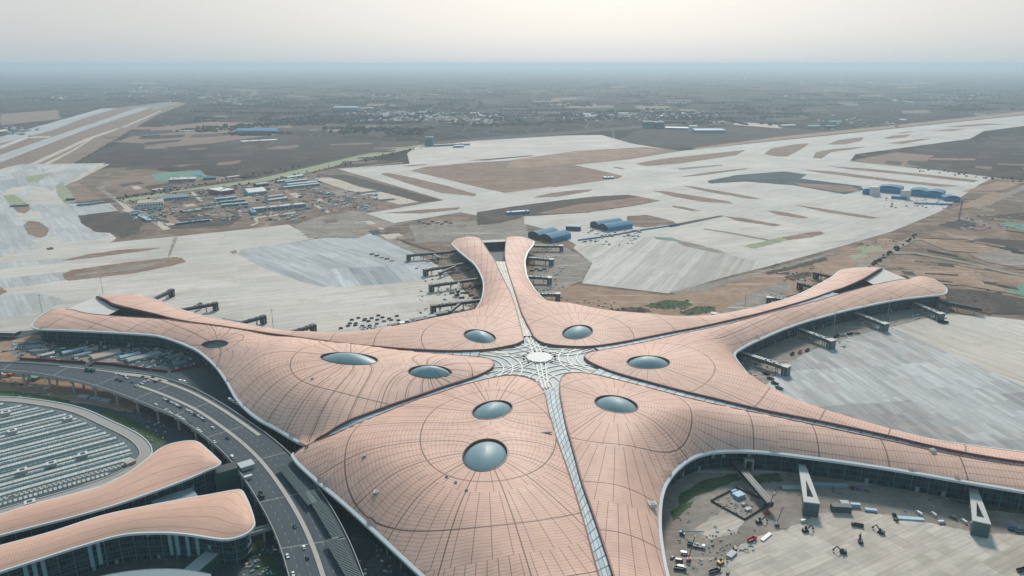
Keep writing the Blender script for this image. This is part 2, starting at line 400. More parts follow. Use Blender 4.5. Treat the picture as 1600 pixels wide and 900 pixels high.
# outlines traced on the survey photograph, each corner lifted to its own height: 'e' eave, 'b' edge of a glass band
PET = {
'A': [('b', [(816,533),(819,531),(814,509),(806,479),(795,451),(780,421),(773,405)]),
      ('b', [(773,405),(762,390),(750,373)]),
      ('e', [(750,373),(738,370),(725,371),(714,374),(706,381)]),
      ('e', [(706,381),(716,391),(728,401),(741,412),(748,422),(754,435),(756,446),(755,459),(752,470),(746,480),(738,490),(719,499),(690,506),(659,512),(622,520),(590,524),(556,527),(520,525),(494,522),(447,518),(391,508),(350,500),(312,492),(290,486),(272,480),(245,469),(219,461),(190,460),(150,463)]),
      ('b', [(150,463),(165,468),(178,475),(210,483),(244,491),(281,500),(344,509),(422,521),(465,527),(509,533),(560,539),(619,544),(670,547),(712,548),(759,546),(791,541),(808,537),(816,533)])],
'B': [('b', [(791,371),(789,388),(789,404),(793,421),(800,443),(812,481),(820,500),(828,515),(832,523),(837,529),(850,536),(878,540),(919,541),(962,536),(1019,525),(1087,512),(1150,498),(1203,485),(1256,470),(1300,455),(1319,449),(1350,435),(1379,419)]),
      ('e', [(1379,419),(1350,418),(1319,421),(1309,426),(1300,433),(1275,447),(1241,463),(1194,477),(1131,491),(1097,498),(1050,503),(1012,502),(962,499),(930,493),(909,488),(890,486),(872,482),(859,475),(850,468),(838,456),(831,446),(825,436),(822,427),(820,409),(822,400),(825,393),(833,382),(834,377)]),
      ('e', [(834,377),(822,372),(812,370),(800,370),(791,371)])],
'C': [('b', [(912,557),(916,552),(925,549),(950,545),(1003,535),(1081,518),(1140,505),(1203,488),(1260,474),(1316,458),(1369,444),(1422,436)]),
      ('e', [(1422,436),(1433,433),(1444,432),(1456,435),(1466,441),(1477,449),(1479,455),(1472,460),(1444,463),(1397,469),(1334,482),(1295,492),(1256,503),(1222,515),(1194,527),(1172,537),(1156,546),(1149,551),(1147,556),(1152,564),(1161,576),(1172,588),(1194,603),(1234,626),(1262,636),(1292,645),(1350,660),(1394,672),(1469,689),(1600,707),(1720,723)]),
      ('e', [(1720,723),(1740,730),(1735,742)]),
      ('b', [(1735,742),(1700,737),(1600,722),(1540,713),(1487,703),(1440,693),(1394,682),(1330,668),(1262,654),(1200,642),(1144,629),(1081,614),(1019,598),(962,582),(931,570),(918,563),(912,557)])],
'D': [('b', [(878,588),(884,584),(894,582),(919,583),(956,591),(1012,605),(1081,623),(1144,637),(1219,652),(1300,669),(1390,688),(1487,709),(1600,727),(1730,746)]),
      ('e', [(1730,746),(1750,760),(1720,788)]),
      ('e', [(1720,788),(1600,768),(1540,758),(1487,749),(1430,739),(1375,730),(1320,722),(1281,717),(1217,709),(1169,705),(1131,705),(1110,707),(1094,711),(1078,718),(1064,728),(1051,741),(1041,756),(1035,772),(1032,790),(1031,822),(1035,860),(1043,900),(1062,960),(1090,1030)]),
      ('b', [(1090,1030),(985,1000)]),
      ('b', [(985,1000),(958,900),(932,820),(909,755),(897,711),(884,664),(877,630),(874,611),(874,597),(878,588)])],
'E': [('b', [(853,617),(850,610),(844,602),(837,596),(822,589),(800,586),(775,589),(744,596),(712,605),(680,616),(650,625),(612,640),(575,655),(550,666),(525,677),(500,687),(478,696),(459,708)]),
      ('e', [(459,708),(457,712),(464,722),(475,733),(503,758),(541,790),(587,832),(634,876),(659,899),(710,946),(760,1000)]),
      ('b', [(760,1000),(968,1000)]),
      ('b', [(968,1000),(937,900),(919,835),(900,770),(887,730),(878,705),(869,680),(864,662),(859,646),(853,617)])],
'F': [('b', [(773,567),(768,561),(755,558),(712,555),(650,550),(600,544),(556,538),(509,533.5),(462,527),(422,524),(370,514),(312,506),(280,502),(250,498),(187,494),(134,489),(103,483)]),
      ('e', [(103,483),(92,482),(80,484),(62,495),(51,506),(51,511),(59,514),(80,515),(109,516),(172,519),(234,523),(256,527),(275,533),(295,541),(312,550),(337,572),(353,594),(361,608),(369,622),(385,640),(406,656),(430,669),(450,681),(466,690),(480,696)]),
      ('b', [(480,696),(495,686),(512,677),(522,670),(534,663),(575,646),(619,630),(660,616),(697,603),(720,596),(744,588),(757,582),(766,577),(771,572),(773,567)])],
}
DOME = {'A': [(750,525.5,24.5,10.3,0.35,1)], 'B': [(902.5,519,23.3,11,-0.2,1)], 'C': [(1013,566,33,10,0.05,1)],
        'D': [(963,631.5,33,13.5,0.35,1)], 'E': [(769.5,640.5,30.5,14.5,-0.3,1), (758.3,711,34.2,25,-0.15,1)],
        'F': [(672.3,581,33.3,10,0.1,1), (546,560.5,44.5,9.5,0.30,1), (336,537.5,20,5.5,-0.2,0)]}
LAB = {'A': 'roof petal at upper left with one round skylight', 'B': 'roof petal at upper right of the hub', 'C': 'right roof petal tapering to a blunt wing tip',
       'D': 'long lower right roof petal', 'E': 'nearest large roof petal with two skylights', 'F': 'broad left roof petal with three skylights'}

def arr(pts): return np.array([(p.x, p.y) for p in pts])
def dmin(q, a): return float(np.sqrt(((a - np.array((q.x, q.y))) ** 2).sum(1).min()))
def ss(t): t = min(1.0, max(0.0, t)); return 1 - (1 - t) ** 2

class Petal: pass
PETALS = {}
for key, segs in PET.items():
    pt = Petal(); PETALS[key] = pt; pt.bulge = {'F': 13.0, 'E': 9.0}.get(key, 6.5); pt.segs = [None] * len(segs)
    front = {'E': 17.0, 'F': 19.0}.get(key, ZE)
    for i, (k, pp) in enumerate(segs):
        if k == 'e':
            pts = []
            for (x, y) in pp:
                pts.append(P(x, y, ZE))
            pt.segs[i] = smooth_line(pts, step=6.0)
    pt.eave = [p for i, (k, _) in enumerate(segs) if k == 'e' for p in pt.segs[i]]
    ea = arr(pt.eave)
    pt.band = None
    def zf(q, pt=pt, ea=ea, edge=False):
        r = rad(q); de = dmin(q, ea)
        z = ZE + (zc(r) - ZE) * ss(de / 42.0)
        if not edge and pt.band is not None:
            db = dmin(q, pt.band)
            hub = max(0.0, min(1.0, (r - 30) / 60)) * max(0.25, min(1.0, (420 - r) / 150))
            z += pt.bulge * hub * ss(db / 65.0) * ss(de / 65.0)
        return z
    pt.zf = zf
    for i, (k, pp) in enumerate(segs):
        if k == 'b':
            pts = []
            for (x, y) in pp:
                z = 32.0
                for _ in range(6): z = zf(P(x, y, z), edge=True)
                pts.append(P(x, y, z))
            sm = smooth_line(pts, step=6.0)
            for q in sm: q.z = zf(q, edge=True)
            pt.segs[i] = sm
    pt.band = arr([p for i, (k, _) in enumerate(segs) if k == 'b' for p in pt.segs[i]])
    pt.outline = []
    for s_ in pt.segs: pt.outline += s_[:-1]
    # domes
    pt.domes = []
    for (cx, cy, a, b, ph, ok) in DOME[key]:
        ring = []
        for j in range(40):
            t_ = 2 * math.pi * j / 40
            x, y = cx + a * math.cos(t_), cy + b * math.sin(t_ + ph)
            z = 40.0
            for _ in range(8): z = zf(P(x, y, z))
            ring.append(P(x, y, z))
        c = sum(ring, Vector()) / 40
        pt.domes.append((c, ring, ok))

for key, pt in PETALS.items():
    n = len(pt.outline)
    ol = arr(pt.outline)
    verts = [Vector((p.x, p.y)) for p in pt.outline]; loops = [list(range(n))]
    for (c, ring, ok) in pt.domes:
        i = len(verts); verts += [Vector((p.x, p.y)) for p in ring]; loops.append(list(range(i, i + len(ring)))[::-1])
    # interior grid, kept off the edges
    g = 6.0
    X, Y = np.meshgrid(np.arange(ol[:, 0].min(), ol[:, 0].max(), g), np.arange(ol[:, 1].min(), ol[:, 1].max(), g))
    X = X.ravel() + np.tile([0, 0.7], len(X.ravel()) // 2 + 1)[:len(X.ravel())]; Y = Y.ravel()
    ok_ = inside(ol, X, Y)
    allb = np.vstack([ol] + [arr(r_) for _, r_, _ in pt.domes])
    pts = np.stack([X[ok_], Y[ok_]], 1)
    dd = np.array([((allb - q) ** 2).sum(1).min() for q in pts]) if len(pts) else np.array([])
    hole = np.zeros(len(pts), bool)
    for (c, r_, _) in pt.domes: hole |= inside(arr(r_), pts[:, 0], pts[:, 1])
    pts = pts[(dd > 6.0) & ~hole]
    verts += [Vector((float(a), float(b))) for a, b in pts]
    vs, es, fs, ov, oe, of = delaunay_2d_cdt(verts, [], loops, 0, 1e-4)
    V2 = np.array([(v.x, v.y) for v in vs])
    cen = np.array([V2[list(f)].mean(0) for f in fs])
    keep = inside(ol, cen[:, 0], cen[:, 1])
    for (c, r_, _) in pt.domes: keep &= ~inside(arr(r_), cen[:, 0], cen[:, 1])
    mb = MB(); mat = roof_mat('roof_panels_' + key, [(d[0].x, d[0].y) for d in pt.domes])
    dom_r = [arr(r_) for _, r_, _ in pt.domes]
    onb = pt.band
    for v in vs:
        q = Vector((v.x, v.y, 0)); mb.v.append((v.x, v.y, pt.zf(q)))
    for f, k in zip(fs, keep):
        if k: mb.f.append(tuple(f)); mb.m.append(mb.mi(mat))
    roof = mb.build('roof_petal', term, True, smooth=True); roof['label'] = LAB[key]
    # eave rim, soffit and glass wall below
    for i, (k, pp) in enumerate(PET[key]):
        seg = pt.segs[i]
        if k != 'e': continue
        cl = Vector((cen[:, 0].mean(), cen[:, 1].mean(), 0))
    # orientation: inward normal of the closed outline
    area = 0.5 * sum(a.x * b.y - b.x * a.y for a, b in zip(pt.outline, pt.outline[1:] + pt.outline[:1]))
    sgn = 1.0 if area > 0 else -1.0
    pt.sgn = sgn
    def offset(line, d):
        res = []
        for i, p in enumerate(line):
            t_ = (line[min(i + 1, len(line) - 1)] - line[max(i - 1, 0)]); t_.z = 0; t_.normalize()
            res.append(Vector((p.x - t_.y * sgn * d, p.y + t_.x * sgn * d, p.z)))
        return res
    pt.offset = offset
    rim, fac, sof = MB(), MB(), MB()
    runs = []; cur = []
    for i, (k, pp) in enumerate(PET[key]):
        if k == 'e':
            cur = cur + pt.segs[i][1 if cur else 0:]
        elif cur: runs.append(cur); cur = []
    if cur: runs.append(cur)
    pt.runs = runs
    for run in runs:
        zs = [pt.zf(p) for p in run]
        o1 = offset(run, -1.3); i1 = offset(run, 0.9)
        rows = [[Vector((p.x, p.y, pt.zf(p) + 0.35)) for p in i1], [Vector((p.x, p.y, z + 0.30)) for p, z in zip(o1, zs)],
                [Vector((p.x, p.y, z - 1.5)) for p, z in zip(o1, zs)], [Vector((p.x, p.y, z - 1.7)) for p, z in zip(i1, zs)]]
        rim.grid(rows, M_rim)
        w5 = offset(run, 6.5)
        sof.grid([[Vector((p.x, p.y, z - 1.6)) for p, z in zip(i1, zs)], [Vector((p.x, p.y, z - 2.2)) for p, z in zip(w5, zs)]], M_soffit)
        L = 0.0
        for a, b, z in zip(w5, w5[1:], zs):
            l = (b - a).length; t_ = z - 2.0
            fac.face([(a.x, a.y, 0), (b.x, b.y, 0), (b.x, b.y, t_), (a.x, a.y, t_)], M_fac, [(L, 0), (L + l, 0), (L + l, t_), (L, t_)]); L += l
    rim.build('eave_rim', term, True); fac.build('glass_facade', term, True); sof.build('soffit', term, True)
    fa = MB()
    for i, (k, pp) in enumerate(PET[key]):
        if k == 'b':
            s_ = pt.segs[i]; zz = [pt.zf(p) for p in s_]
            fa.grid([[Vector((p.x, p.y, z + 0.5)) for p, z in zip(s_, zz)], [Vector((p.x, p.y, z - (2.0 if rad(p) > 95 else 4.5))) for p, z in zip(s_, zz)]], M_fascia)
            in_ = offset(s_, 1.0)
            fa.grid([[Vector((p.x, p.y, pt.zf(p) + 0.5)) for p in in_], [Vector((p.x, p.y, z + 0.5)) for p, z in zip(s_, zz)]], M_fascia)
    fa.build('fascia', term, True)
    for (c, ring, ok) in pt.domes:
        rows = []; rb = MB()
        rb.grid([[p + Vector((0, 0, 0.45)) for p in ring], [p + (p - c).normalized() * 0.9 + Vector((0, 0, 0.25)) for p in ring]], M_dark, True)
        rb.grid([[p + Vector((0, 0, 0.45)) for p in ring], [p - Vector((0, 0, 3.5)) for p in ring]], M_fascia, True)
        rimo = rb.build('skylight_rim', term, True)
        dm = MB()
        hgt = 7.0 if ok else -1.0
        for f in (0.985, 0.9, 0.75, 0.55, 0.3, 0.02):
            h = hgt * (1 - f * f) - 2.2
            rows.append([c.lerp(p, f) + Vector((0, 0, h)) for p in ring])
        dm.grid(rows, M_dome if ok else M_fac, True)
        d_ = MB.build(dm, 'skylight_dome', term, True, smooth=True)

# glass bands between neighbouring petals
def seg_line(key, i, a=None, b=None): return PETALS[key].segs[i]
def band(l1, l2, mat, n=80, r0=60, drop=1.5, rmax=9999):
    """strip between two petal edges, both ordered outwards from the hub"""
    l1 = [p for p in l1 if r0 < rad(p) < rmax]; l2 = [p for p in l2 if r0 < rad(p) < rmax]
    a, b = resample(l1, n), resample(l2, n); mb = MB(); L = 0
    for i in range(n - 1):
        q = []
        e = (b[i] - a[i]).normalized() * 0.6; e2 = (b[i + 1] - a[i + 1]).normalized() * 0.6
        l = (a[i + 1] - a[i]).length
        pts = [a[i] - e, a[i + 1] - e2, b[i + 1] + e2, b[i] + e]
        mb.face([(p.x, p.y, p.z - drop) for p in pts], mat, [(L, 0.02), (L + l, 0.02), (L + l, 0.98), (L, 0.98)]); L += l
    return mb.build('skylight_band', term, True)
def outw(l): return l if rad(l[0]) < rad(l[-1]) else l[::-1]
def part(l, lo=0.0):                        # the half of a petal's edge on one side of its innermost point
    i = min(range(len(l)), key=lambda j: rad(l[j])); return l[:i + 1][::-1], l[i:]
S_ = lambda k, i: PETALS[k].segs[i]
aTop = outw(S_('A', 0)); aLeft = outw(S_('A', 4))
bAll = S_('B', 0); bTop, bRight = part(bAll)
cUp = outw(S_('C', 0)); cLow = outw(S_('C', 3))
dUp = outw(S_('D', 0)); dLow = outw(S_('D', 4))
eUp = outw(S_('E', 0)); eLow = outw(S_('E', 3))
fUp = outw(S_('F', 0)); fLow = outw(S_('F', 2))
def rof(px, py, z=28): return rad(P(px, py, z))
band(aTop, bTop, M_bandpale, rmax=rof(781, 405))
band(aLeft, fUp, M_band, rmax=rof(252, 496))
band(bRight, cUp, M_band, rmax=rof(1318, 455))
band(cLow, dUp, M_band)
band(dLow, eLow, M_band)
band(eUp, fLow, M_band)

# the glass hub: shallow disc under the petals' inner ends, white lattice, centre plate
def hub_mat():
    t = NT('hub_glass'); p = t.pos(); x, y, z = t.xyz(p)
    dx = t.M('SUBTRACT', x, CEN.x); dy = t.M('SUBTRACT', y, CEN.y)
    a = t.M('MULTIPLY', t.M('ARCTAN2', dy, dx), 36 / (2 * math.pi)); r_ = t.M('DIVIDE', t.M('SQRT', t.M('ADD', t.M('MULTIPLY', dx, dx), t.M('MULTIPLY', dy, dy))), 4.0)
    ci = t.n('ShaderNodeCombineXYZ'); t.put(ci.inputs[0], t.M('FLOOR', a)); t.put(ci.inputs[1], t.M('FLOOR', r_))
    w = t.white(ci.outputs[0])
    c = t.V('SCALE', (0.20, 0.285, 0.305), t.M('MULTIPLY_ADD', w, 0.45, 0.78))
    m = t.M('MAXIMUM', t.M('LESS_THAN', t.M('FRACT', a), 0.10), t.M('LESS_THAN', t.M('FRACT', r_), 0.12))
    c = t.mix(t.M('MULTIPLY', m, 0.6), c, (0.36, 0.38, 0.38))
    return t.done(c, 0.5, 0.0, 0.3)
hub = MB(); rows = []
HR = 96.0
def hubz(r): return 38.6 - 1.0 * (r / HR) ** 2
for k in range(18):
    r_ = HR * k / 17 + 0.01
    rows.append([(CEN.x + r_ * math.cos(2 * math.pi * j / 72), CEN.y + r_ * math.sin(2 * math.pi * j / 72), hubz(r_)) for j in range(72)])
hub.grid(rows, hub_mat(), True)
hub.build('hub_skylight', term, True, smooth=True)
M_lat = paint('lattice_white', (0.62, 0.60, 0.56), 0.6)
def rib(pts, w=1.0):
    mb = MB(); rows = [[], [], [], []]
    for i, p in enumerate(pts):
        p = Vector(p); d = Vector(pts[min(i + 1, len(pts) - 1)]) - Vector(pts[max(i - 1, 0)]); d.z = 0; d.normalize(); n = Vector((-d.y, d.x, 0)) * w
        for r_, o_, z in zip(rows, (-n, -n, n, n), (-.5, .25, .25, -.5)): r_.append(p + o_ + Vector((0, 0, z)))
    mb.grid(rows, M_lat); mb.build('lattice_rib', term, True)
tips = []
for key in 'ABCDEF':
    q = min(PETALS[key].outline, key=rad); tips.append(Vector((q.x - CEN.x, q.y - CEN.y, 0)))
for t_ in tips:                                  # arcs echoing the petals' rounded ends
    u = t_.normalized(); c = u * (t_.length + 24); a0 = math.atan2(-u.y, -u.x)
    for R0 in (31, 40, 49):
        run = []
        for j in range(41):
            a = a0 + (j - 20) / 20 * 1.75; p = c + Vector((math.cos(a), math.sin(a), 0)) * R0
            r_ = p.length
            if 15 < r_ < 74: run.append(Vector((CEN.x + p.x, CEN.y + p.y, hubz(r_) + 0.5)))
            else:
                if len(run) > 3: rib(run, 0.68)
                run = []
        if len(run) > 3: rib(run, 0.68)
angs = sorted(math.atan2(t_.y, t_.x) for t_ in tips)
for a, b in zip(angs, angs[1:] + [angs[0] + 2 * math.pi]):
    m = (a + b) / 2
    for k in (-1, 0, 1):                         # three straight ribs to every band mouth
        rib([(CEN.x + r_ * math.cos(m) - k * (5.0 - r_ * 0.03) * math.sin(m), CEN.y + r_ * math.sin(m) + k * (5.0 - r_ * 0.03) * math.cos(m), hubz(r_) + 0.5) for r_ in (14, 25, 36, 48, 58, 70)], 0.7)
pl = MB(); poly = []
for j in range(48):
    t_ = 2 * math.pi * j / 48; r_ = 13.0 + 0.5 * math.cos(12 * t_)
    poly.append((CEN.x + r_ * math.cos(t_), CEN.y + r_ * math.sin(t_)))
pl.prism(poly, 38.9, 40.0, paint('plate_white', (0.62, 0.63, 0.61), 0.6))
pl.build('centre_plate', term, True)
for j in range(12):
    t_ = 2 * math.pi * (j + .5) / 12; kn = MB()
    kn.box((CEN.x + 16.2 * math.cos(t_), CEN.y + 16.2 * math.sin(t_), 38.7), (1.6, 1.6, 1.6), M_dark, t_)
    kn.build('vent_hood', term, True)

# open ends of the piers: courts between the two wing tips with glass walls and a pale flat roof beyond
M_flat = paint('flat_roof_pale', (0.56, 0.54, 0.50), 0.85, 0, 0.1, 0.05)
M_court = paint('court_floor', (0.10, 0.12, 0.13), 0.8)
def wall(mb, line, z0, ztop, mat=M_fac):
    L = 0
    for a, b in zip(line, line[1:]):
        l = (Vector((a.x, a.y)) - Vector((b.x, b.y))).length
        za, zb = ztop if not callable(ztop) else ztop(a), ztop if not callable(ztop) else ztop(b)
        mb.face([(a.x, a.y, z0), (b.x, b.y, z0), (b.x, b.y, zb), (a.x, a.y, za)], mat, [(L, 0), (L + l, 0), (L + l, zb - z0), (L, za - z0)]); L += l
for (la, lb, rr, flat) in ((aTop + S_('A', 1)[1:], bTop, rof(781, 405), None), (aLeft, fUp, rof(252, 496), 1), (bRight, cUp, rof(1318, 455), 1)):
    a = [p for p in outw(la) if rad(p) > rr - 2]; b = [p for p in outw(lb) if rad(p) > rr - 2]
    ev = MB(); wall(ev, a, 7, lambda p: p.z - 3.9); wall(ev, b, 7, lambda p: p.z - 3.9)
    n = 12; a2, b2 = resample(a, n), resample(b, n)
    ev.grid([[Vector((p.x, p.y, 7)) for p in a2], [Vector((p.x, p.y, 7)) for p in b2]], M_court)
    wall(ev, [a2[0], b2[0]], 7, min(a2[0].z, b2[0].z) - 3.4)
    q = 0.62 if flat else 0.97
    e1, e2 = a2[int(q * (n - 1))], b2[int(q * (n - 1))]
    wall(ev, [e1, e2], 7, 21.0)
    ev.build('end_court', term, True)
    k1, k2 = a2[-1], b2[-1]
    fr = MB(); dirn = ((k1 + k2) / 2 - (e1 + e2) / 2); dirn.z = 0; dirn = dirn.normalized() * (4 if flat else 26)
    quad = [e1, e2, k2 + dirn, k1 + dirn]
    if sum(p.x * r_.y - r_.x * p.y for p, r_ in zip(quad, quad[1:] + quad[:1])) < 0: quad = quad[::-1]
    fr.prism([(p.x, p.y) for p in quad], 19.6 if flat else 14.0, 21.2 if flat else 15.5, M_rim, M_flat, True)
    fr.build('end_roof', term, True)
# ---------------------------------------------------------------- haze
hz = NT('haze_air'); hz.t.nodes.remove(hz.b)
pv = hz.n('ShaderNodeVolumePrincipled'); pv.inputs['Color'].default_value = (0.57, 0.72, 0.83, 1)
pv.inputs['Density'].default_value = 0.000074; pv.inputs['Anisotropy'].default_value = 0.3
hz.t.links.new(pv.outputs[0], hz.o.inputs['Volume'])
hb = MB(); hb.box((0, 30000, -1.5), (90000, 70000, H + 25), hz.m)
ho = hb.build('haze'); tag(ho, kind='stuff'); ho['label'] = 'thin blue grey haze over the whole plain'

# ---------------------------------------------------------------- ground, sheet by sheet
def far_mat():
    t = NT('farmland'); p = t.pos()
    f = t.noise(p, 0.0016, 8, 0.65, 0.4)
    v = t.n('ShaderNodeTexVoronoi'); t.put(v.inputs['Vector'], t.rot(p, 0.2, (0.0065, 0.0030, 1))); v.inputs['Scale'].default_value = 1.0
    vc = t.xyz(v.outputs['Color'])[0]
    v2 = t.n('ShaderNodeTexVoronoi', feature='DISTANCE_TO_EDGE'); t.put(v2.inputs['Vector'], t.rot(p, 0.2, (0.0065, 0.0030, 1))); v2.inputs['Scale'].default_value = 1.0
    c = t.ramp(vc, [(0.0, (0.040, 0.043, 0.034)), (0.35, (0.070, 0.060, 0.050)), (0.7, (0.10, 0.080, 0.066)), (0.9, (0.17, 0.13, 0.105)), (1.0, (0.04, 0.047, 0.040))])
    c2 = t.ramp(f, [(0.38, (0.036, 0.040, 0.036)), (0.55, (0.070, 0.060, 0.052)), (0.72, (0.15, 0.115, 0.095))])
    c = t.mix(0.55, c, c2)
    fine = t.noise(p, 0.03, 5, 0.7); str_ = t.noise(t.rot(p, 0.2, (0.002, 0.03, 1)), 1.0, 4, 0.6)
    c = t.V('SCALE', c, t.M('MULTIPLY', t.M('MULTIPLY_ADD', fine, 0.8, 0.2), t.M('MULTIPLY_ADD', str_, 1.0, 0.5)))
    c = t.mix(t.M('MULTIPLY', t.M('LESS_THAN', v2.outputs[0], 0.02), 0.6), c, (0.19, 0.16, 0.13))
    return t.done(c, 1.0, 0, 0.03)
gm = MB(); gm.face([(-42000, -800, 0), (42000, -800, 0), (42000, 62000, 0), (-42000, 62000, 0)], far_mat())
tag(gm.build('ground'), kind='structure')

def wang(a, b):
    d = P(*b) - P(*a); return math.pi / 2 - math.atan2(d.y, d.x)
SH = []
def sheet(name, poly, mat, jit=0.0, smooth=False, seed=1):
    """one flat sheet of ground; jit roughens its edge by that many metres"""
    pts = [P(x, y, 0) for x, y in poly]
    if smooth: pts = smooth_line(pts, True, 12.0)
    if jit:
        rn = random.Random(seed + len(name) + int(poly[0][0])); q = []
        for a, b in zip(pts, pts[1:] + pts[:1]):
            k = max(1, min(60, int((b - a).length / (jit * 3.5))))
            for j in range(k):
                w = a.lerp(b, j / k)
                q.append(w + Vector((rn.uniform(-1, 1), rn.uniform(-1, 1), 0)) * jit * (0.3 if j == 0 else 1))
        pts = q
    ar = np.array([(p.x, p.y) for p in pts]); lo, hi = ar.min(0), ar.max(0)
    lv = 1 + max([l for (l, a, b, _) in SH if (a < hi).all() and (b > lo).all()], default=0)
    SH.append((lv, lo, hi, ar))
    mb = MB(); mb.flat([(p.x, p.y) for p in pts], lv * 0.02, mat)
    return tag(mb.build(name), kind='structure')

G = {}
G['works'] = ground_mat('works_soil', (0.11, 0.088, 0.075), (0.22, 0.162, 0.125), (0.40, 0.305, 0.235), 0.016, 0.05, 0.4)
G['woodfloor'] = ground_mat('wood_floor', (0.030, 0.036, 0.034), (0.045, 0.048, 0.044), (0.075, 0.068, 0.058), 0.02, 0.08)
G['soil'] = ground_mat('brown_soil', (0.21, 0.145, 0.11), (0.28, 0.195, 0.15), (0.35, 0.26, 0.20), 0.02, 0.09, 0.9)
G['dark'] = ground_mat('dark_soil', (0.065, 0.06, 0.056), (0.10, 0.086, 0.076), (0.16, 0.125, 0.105), 0.02, 0.1)
G['scrub'] = ground_mat('scrub_field', (0.040, 0.038, 0.036), (0.070, 0.057, 0.049), (0.13, 0.095, 0.076), 0.01, 0.06)
G['orange'] = ground_mat('ochre_soil', (0.26, 0.17, 0.12), (0.36, 0.25, 0.18), (0.44, 0.33, 0.25), 0.018, 0.08, 1.2)
G['sand'] = ground_mat('pale_sand', (0.50, 0.43, 0.35), (0.58, 0.50, 0.42), (0.64, 0.57, 0.49), 0.02, 0.1)
G['grass'] = ground_mat('grass_green', (0.035, 0.085, 0.04), (0.075, 0.12, 0.055), (0.16, 0.17, 0.10), 0.03, 0.15)
G['palegreen'] = ground_mat('pale_green_verge', (0.26, 0.30, 0.19), (0.34, 0.36, 0.24), (0.42, 0.41, 0.31), 0.03, 0.15)
G['net'] = ground_mat('green_dust_netting', (0.13, 0.25, 0.20), (0.18, 0.31, 0.25), (0.27, 0.36, 0.30), 0.03, 0.2)
G['gravel'] = ground_mat('grey_gravel', (0.22, 0.19, 0.165), (0.30, 0.265, 0.23), (0.40, 0.355, 0.31), 0.03, 0.15, 0.5)
G['asph'] = ground_mat('asphalt_shade_teal', (0.045, 0.08, 0.09), (0.075, 0.108, 0.116), (0.16, 0.165, 0.155), 0.02, 0.2)  # asphalt with the teal of shaded ground painted into its tones
G['asphdark'] = ground_mat('asphalt_dark', (0.05, 0.06, 0.065), (0.07, 0.08, 0.085), (0.10, 0.105, 0.105), 0.02, 0.2)
C_blue = (0.39, 0.405, 0.405); C_cream = (0.50, 0.465, 0.425); C_grey = (0.41, 0.405, 0.395)
K = {}
K['left'] = concrete_mat('apron_concrete_cream', (0.49, 0.455, 0.41), wang((0, 445), (420, 408)), 6, 0.12, 0.08, 0.2, (0.52, 0.475, 0.425))
K['leftblue'] = concrete_mat('apron_concrete_blue', C_blue, wang((40, 330), (110, 410)), 6, 0.2, 0.1, 0.2, (0.42, 0.425, 0.42))
K['taxi'] = concrete_mat('taxiway_concrete', (0.485, 0.455, 0.415), wang((700, 310), (980, 275)), 7, 0.1, 0.06, 0.2, (0.45, 0.44, 0.42), 90)
K['mid'] = concrete_mat('apron_concrete_striped', (0.42, 0.40, 0.365), wang((1000, 371), (925, 427)), 6.5, 0.26, 0.12, 0.16, (0.46, 0.44, 0.41), 220)
K['rightg'] = concrete_mat('apron_concrete_lanes', (0.36, 0.36, 0.355), wang((1306, 534), (1600, 720)), 7, 0.34, 0.16, 0.18, (0.39, 0.395, 0.39), 26)
K['rightc'] = concrete_mat('apron_concrete_pale', (0.50, 0.45, 0.39), wang((1395, 520), (1600, 590)), 7, 0.12, 0.08, 0.2, (0.47, 0.445, 0.41))
K['yard'] = concrete_mat('yard_concrete', (0.45, 0.395, 0.335), wang((1120, 900), (1440, 770)), 8, 0.22, 0.10, 0.2, (0.46, 0.43, 0.39), 11)
K['blueR'] = concrete_mat('apron_concrete_fresh', (0.36, 0.385, 0.40), wang((470, 390), (600, 440)), 6, 0.22, 0.12, 0.2, (0.42, 0.43, 0.425), 70)
K['stripeL'] = concrete_mat('apron_concrete_bars', (0.345, 0.38, 0.40), wang((535, 412), (560, 447)), 9, 0.34, 0.12, 0.15, (0.44, 0.445, 0.44), 200)
K['rwy'] = concrete_mat('runway_concrete', (0.36, 0.375, 0.385), wang((0, 248), (225, 167)), 8, 0.12, 0.05, 0.2, (0.40, 0.405, 0.40), 300)

# --- far plain patches and the left runway
sheet('soil_ground', [(-700, 420), (0, 268), (170, 256), (260, 268), (420, 283), (530, 262), (900, 250), (1380, 250), (1560, 276), (2000, 290), (2600, 500), (2600, 1000), (800, 1500), (-1200, 1500)], G['works'], 0)
sheet('field', [(100, 262), (180, 225), (330, 205), (470, 212), (640, 222), (520, 248), (410, 276), (250, 262)], G['scrub'], 8)
sheet('field', [(180, 222), (250, 198), (330, 190), (560, 196), (420, 212), (300, 228)], G['soil'], 8)
sheet('field', [(0, 178), (90, 172), (95, 186), (0, 196)], G['soil'], 10)
sheet('field', [(960, 222), (1010, 196), (1240, 200), (1300, 206), (1100, 230), (1030, 234)], G['scrub'], 8)
sheet('field', [(1340, 244), (1400, 235), (1520, 218), (1700, 200), (1900, 210), (1900, 290), (1600, 282), (1555, 277), (1450, 262)], G['scrub'], 6)
sheet('field', [(1335, 250), (1400, 238), (1460, 243), (1440, 256), (1380, 258)], G['soil'], 4)
sheet('sand_field', [(1131, 194), (1162, 191), (1225, 195.5), (1243, 197), (1219, 200.5)], G['sand'], 3)
sheet('road', [(-60, 325), (0, 280), (90, 272), (0, 300)], G['asph'], 0)
sheet('soil', [(-200, 290), (-40, 235), (150, 172), (230, 163), (268, 158), (292, 162), (245, 180), (110, 258), (60, 262), (0, 262)], G['soil'], 6)
sheet('runway', [(-60, 233), (0, 214), (159, 169.5), (184, 168.5), (125, 187), (78, 205), (0, 224), (-60, 242)], K['rwy'])
sheet('runway', [(-60, 272), (0, 242), (125, 199), (159, 188), (216, 167.5), (239, 167.3), (180, 187), (125, 206), (0, 254), (-60, 288)], K['rwy'])
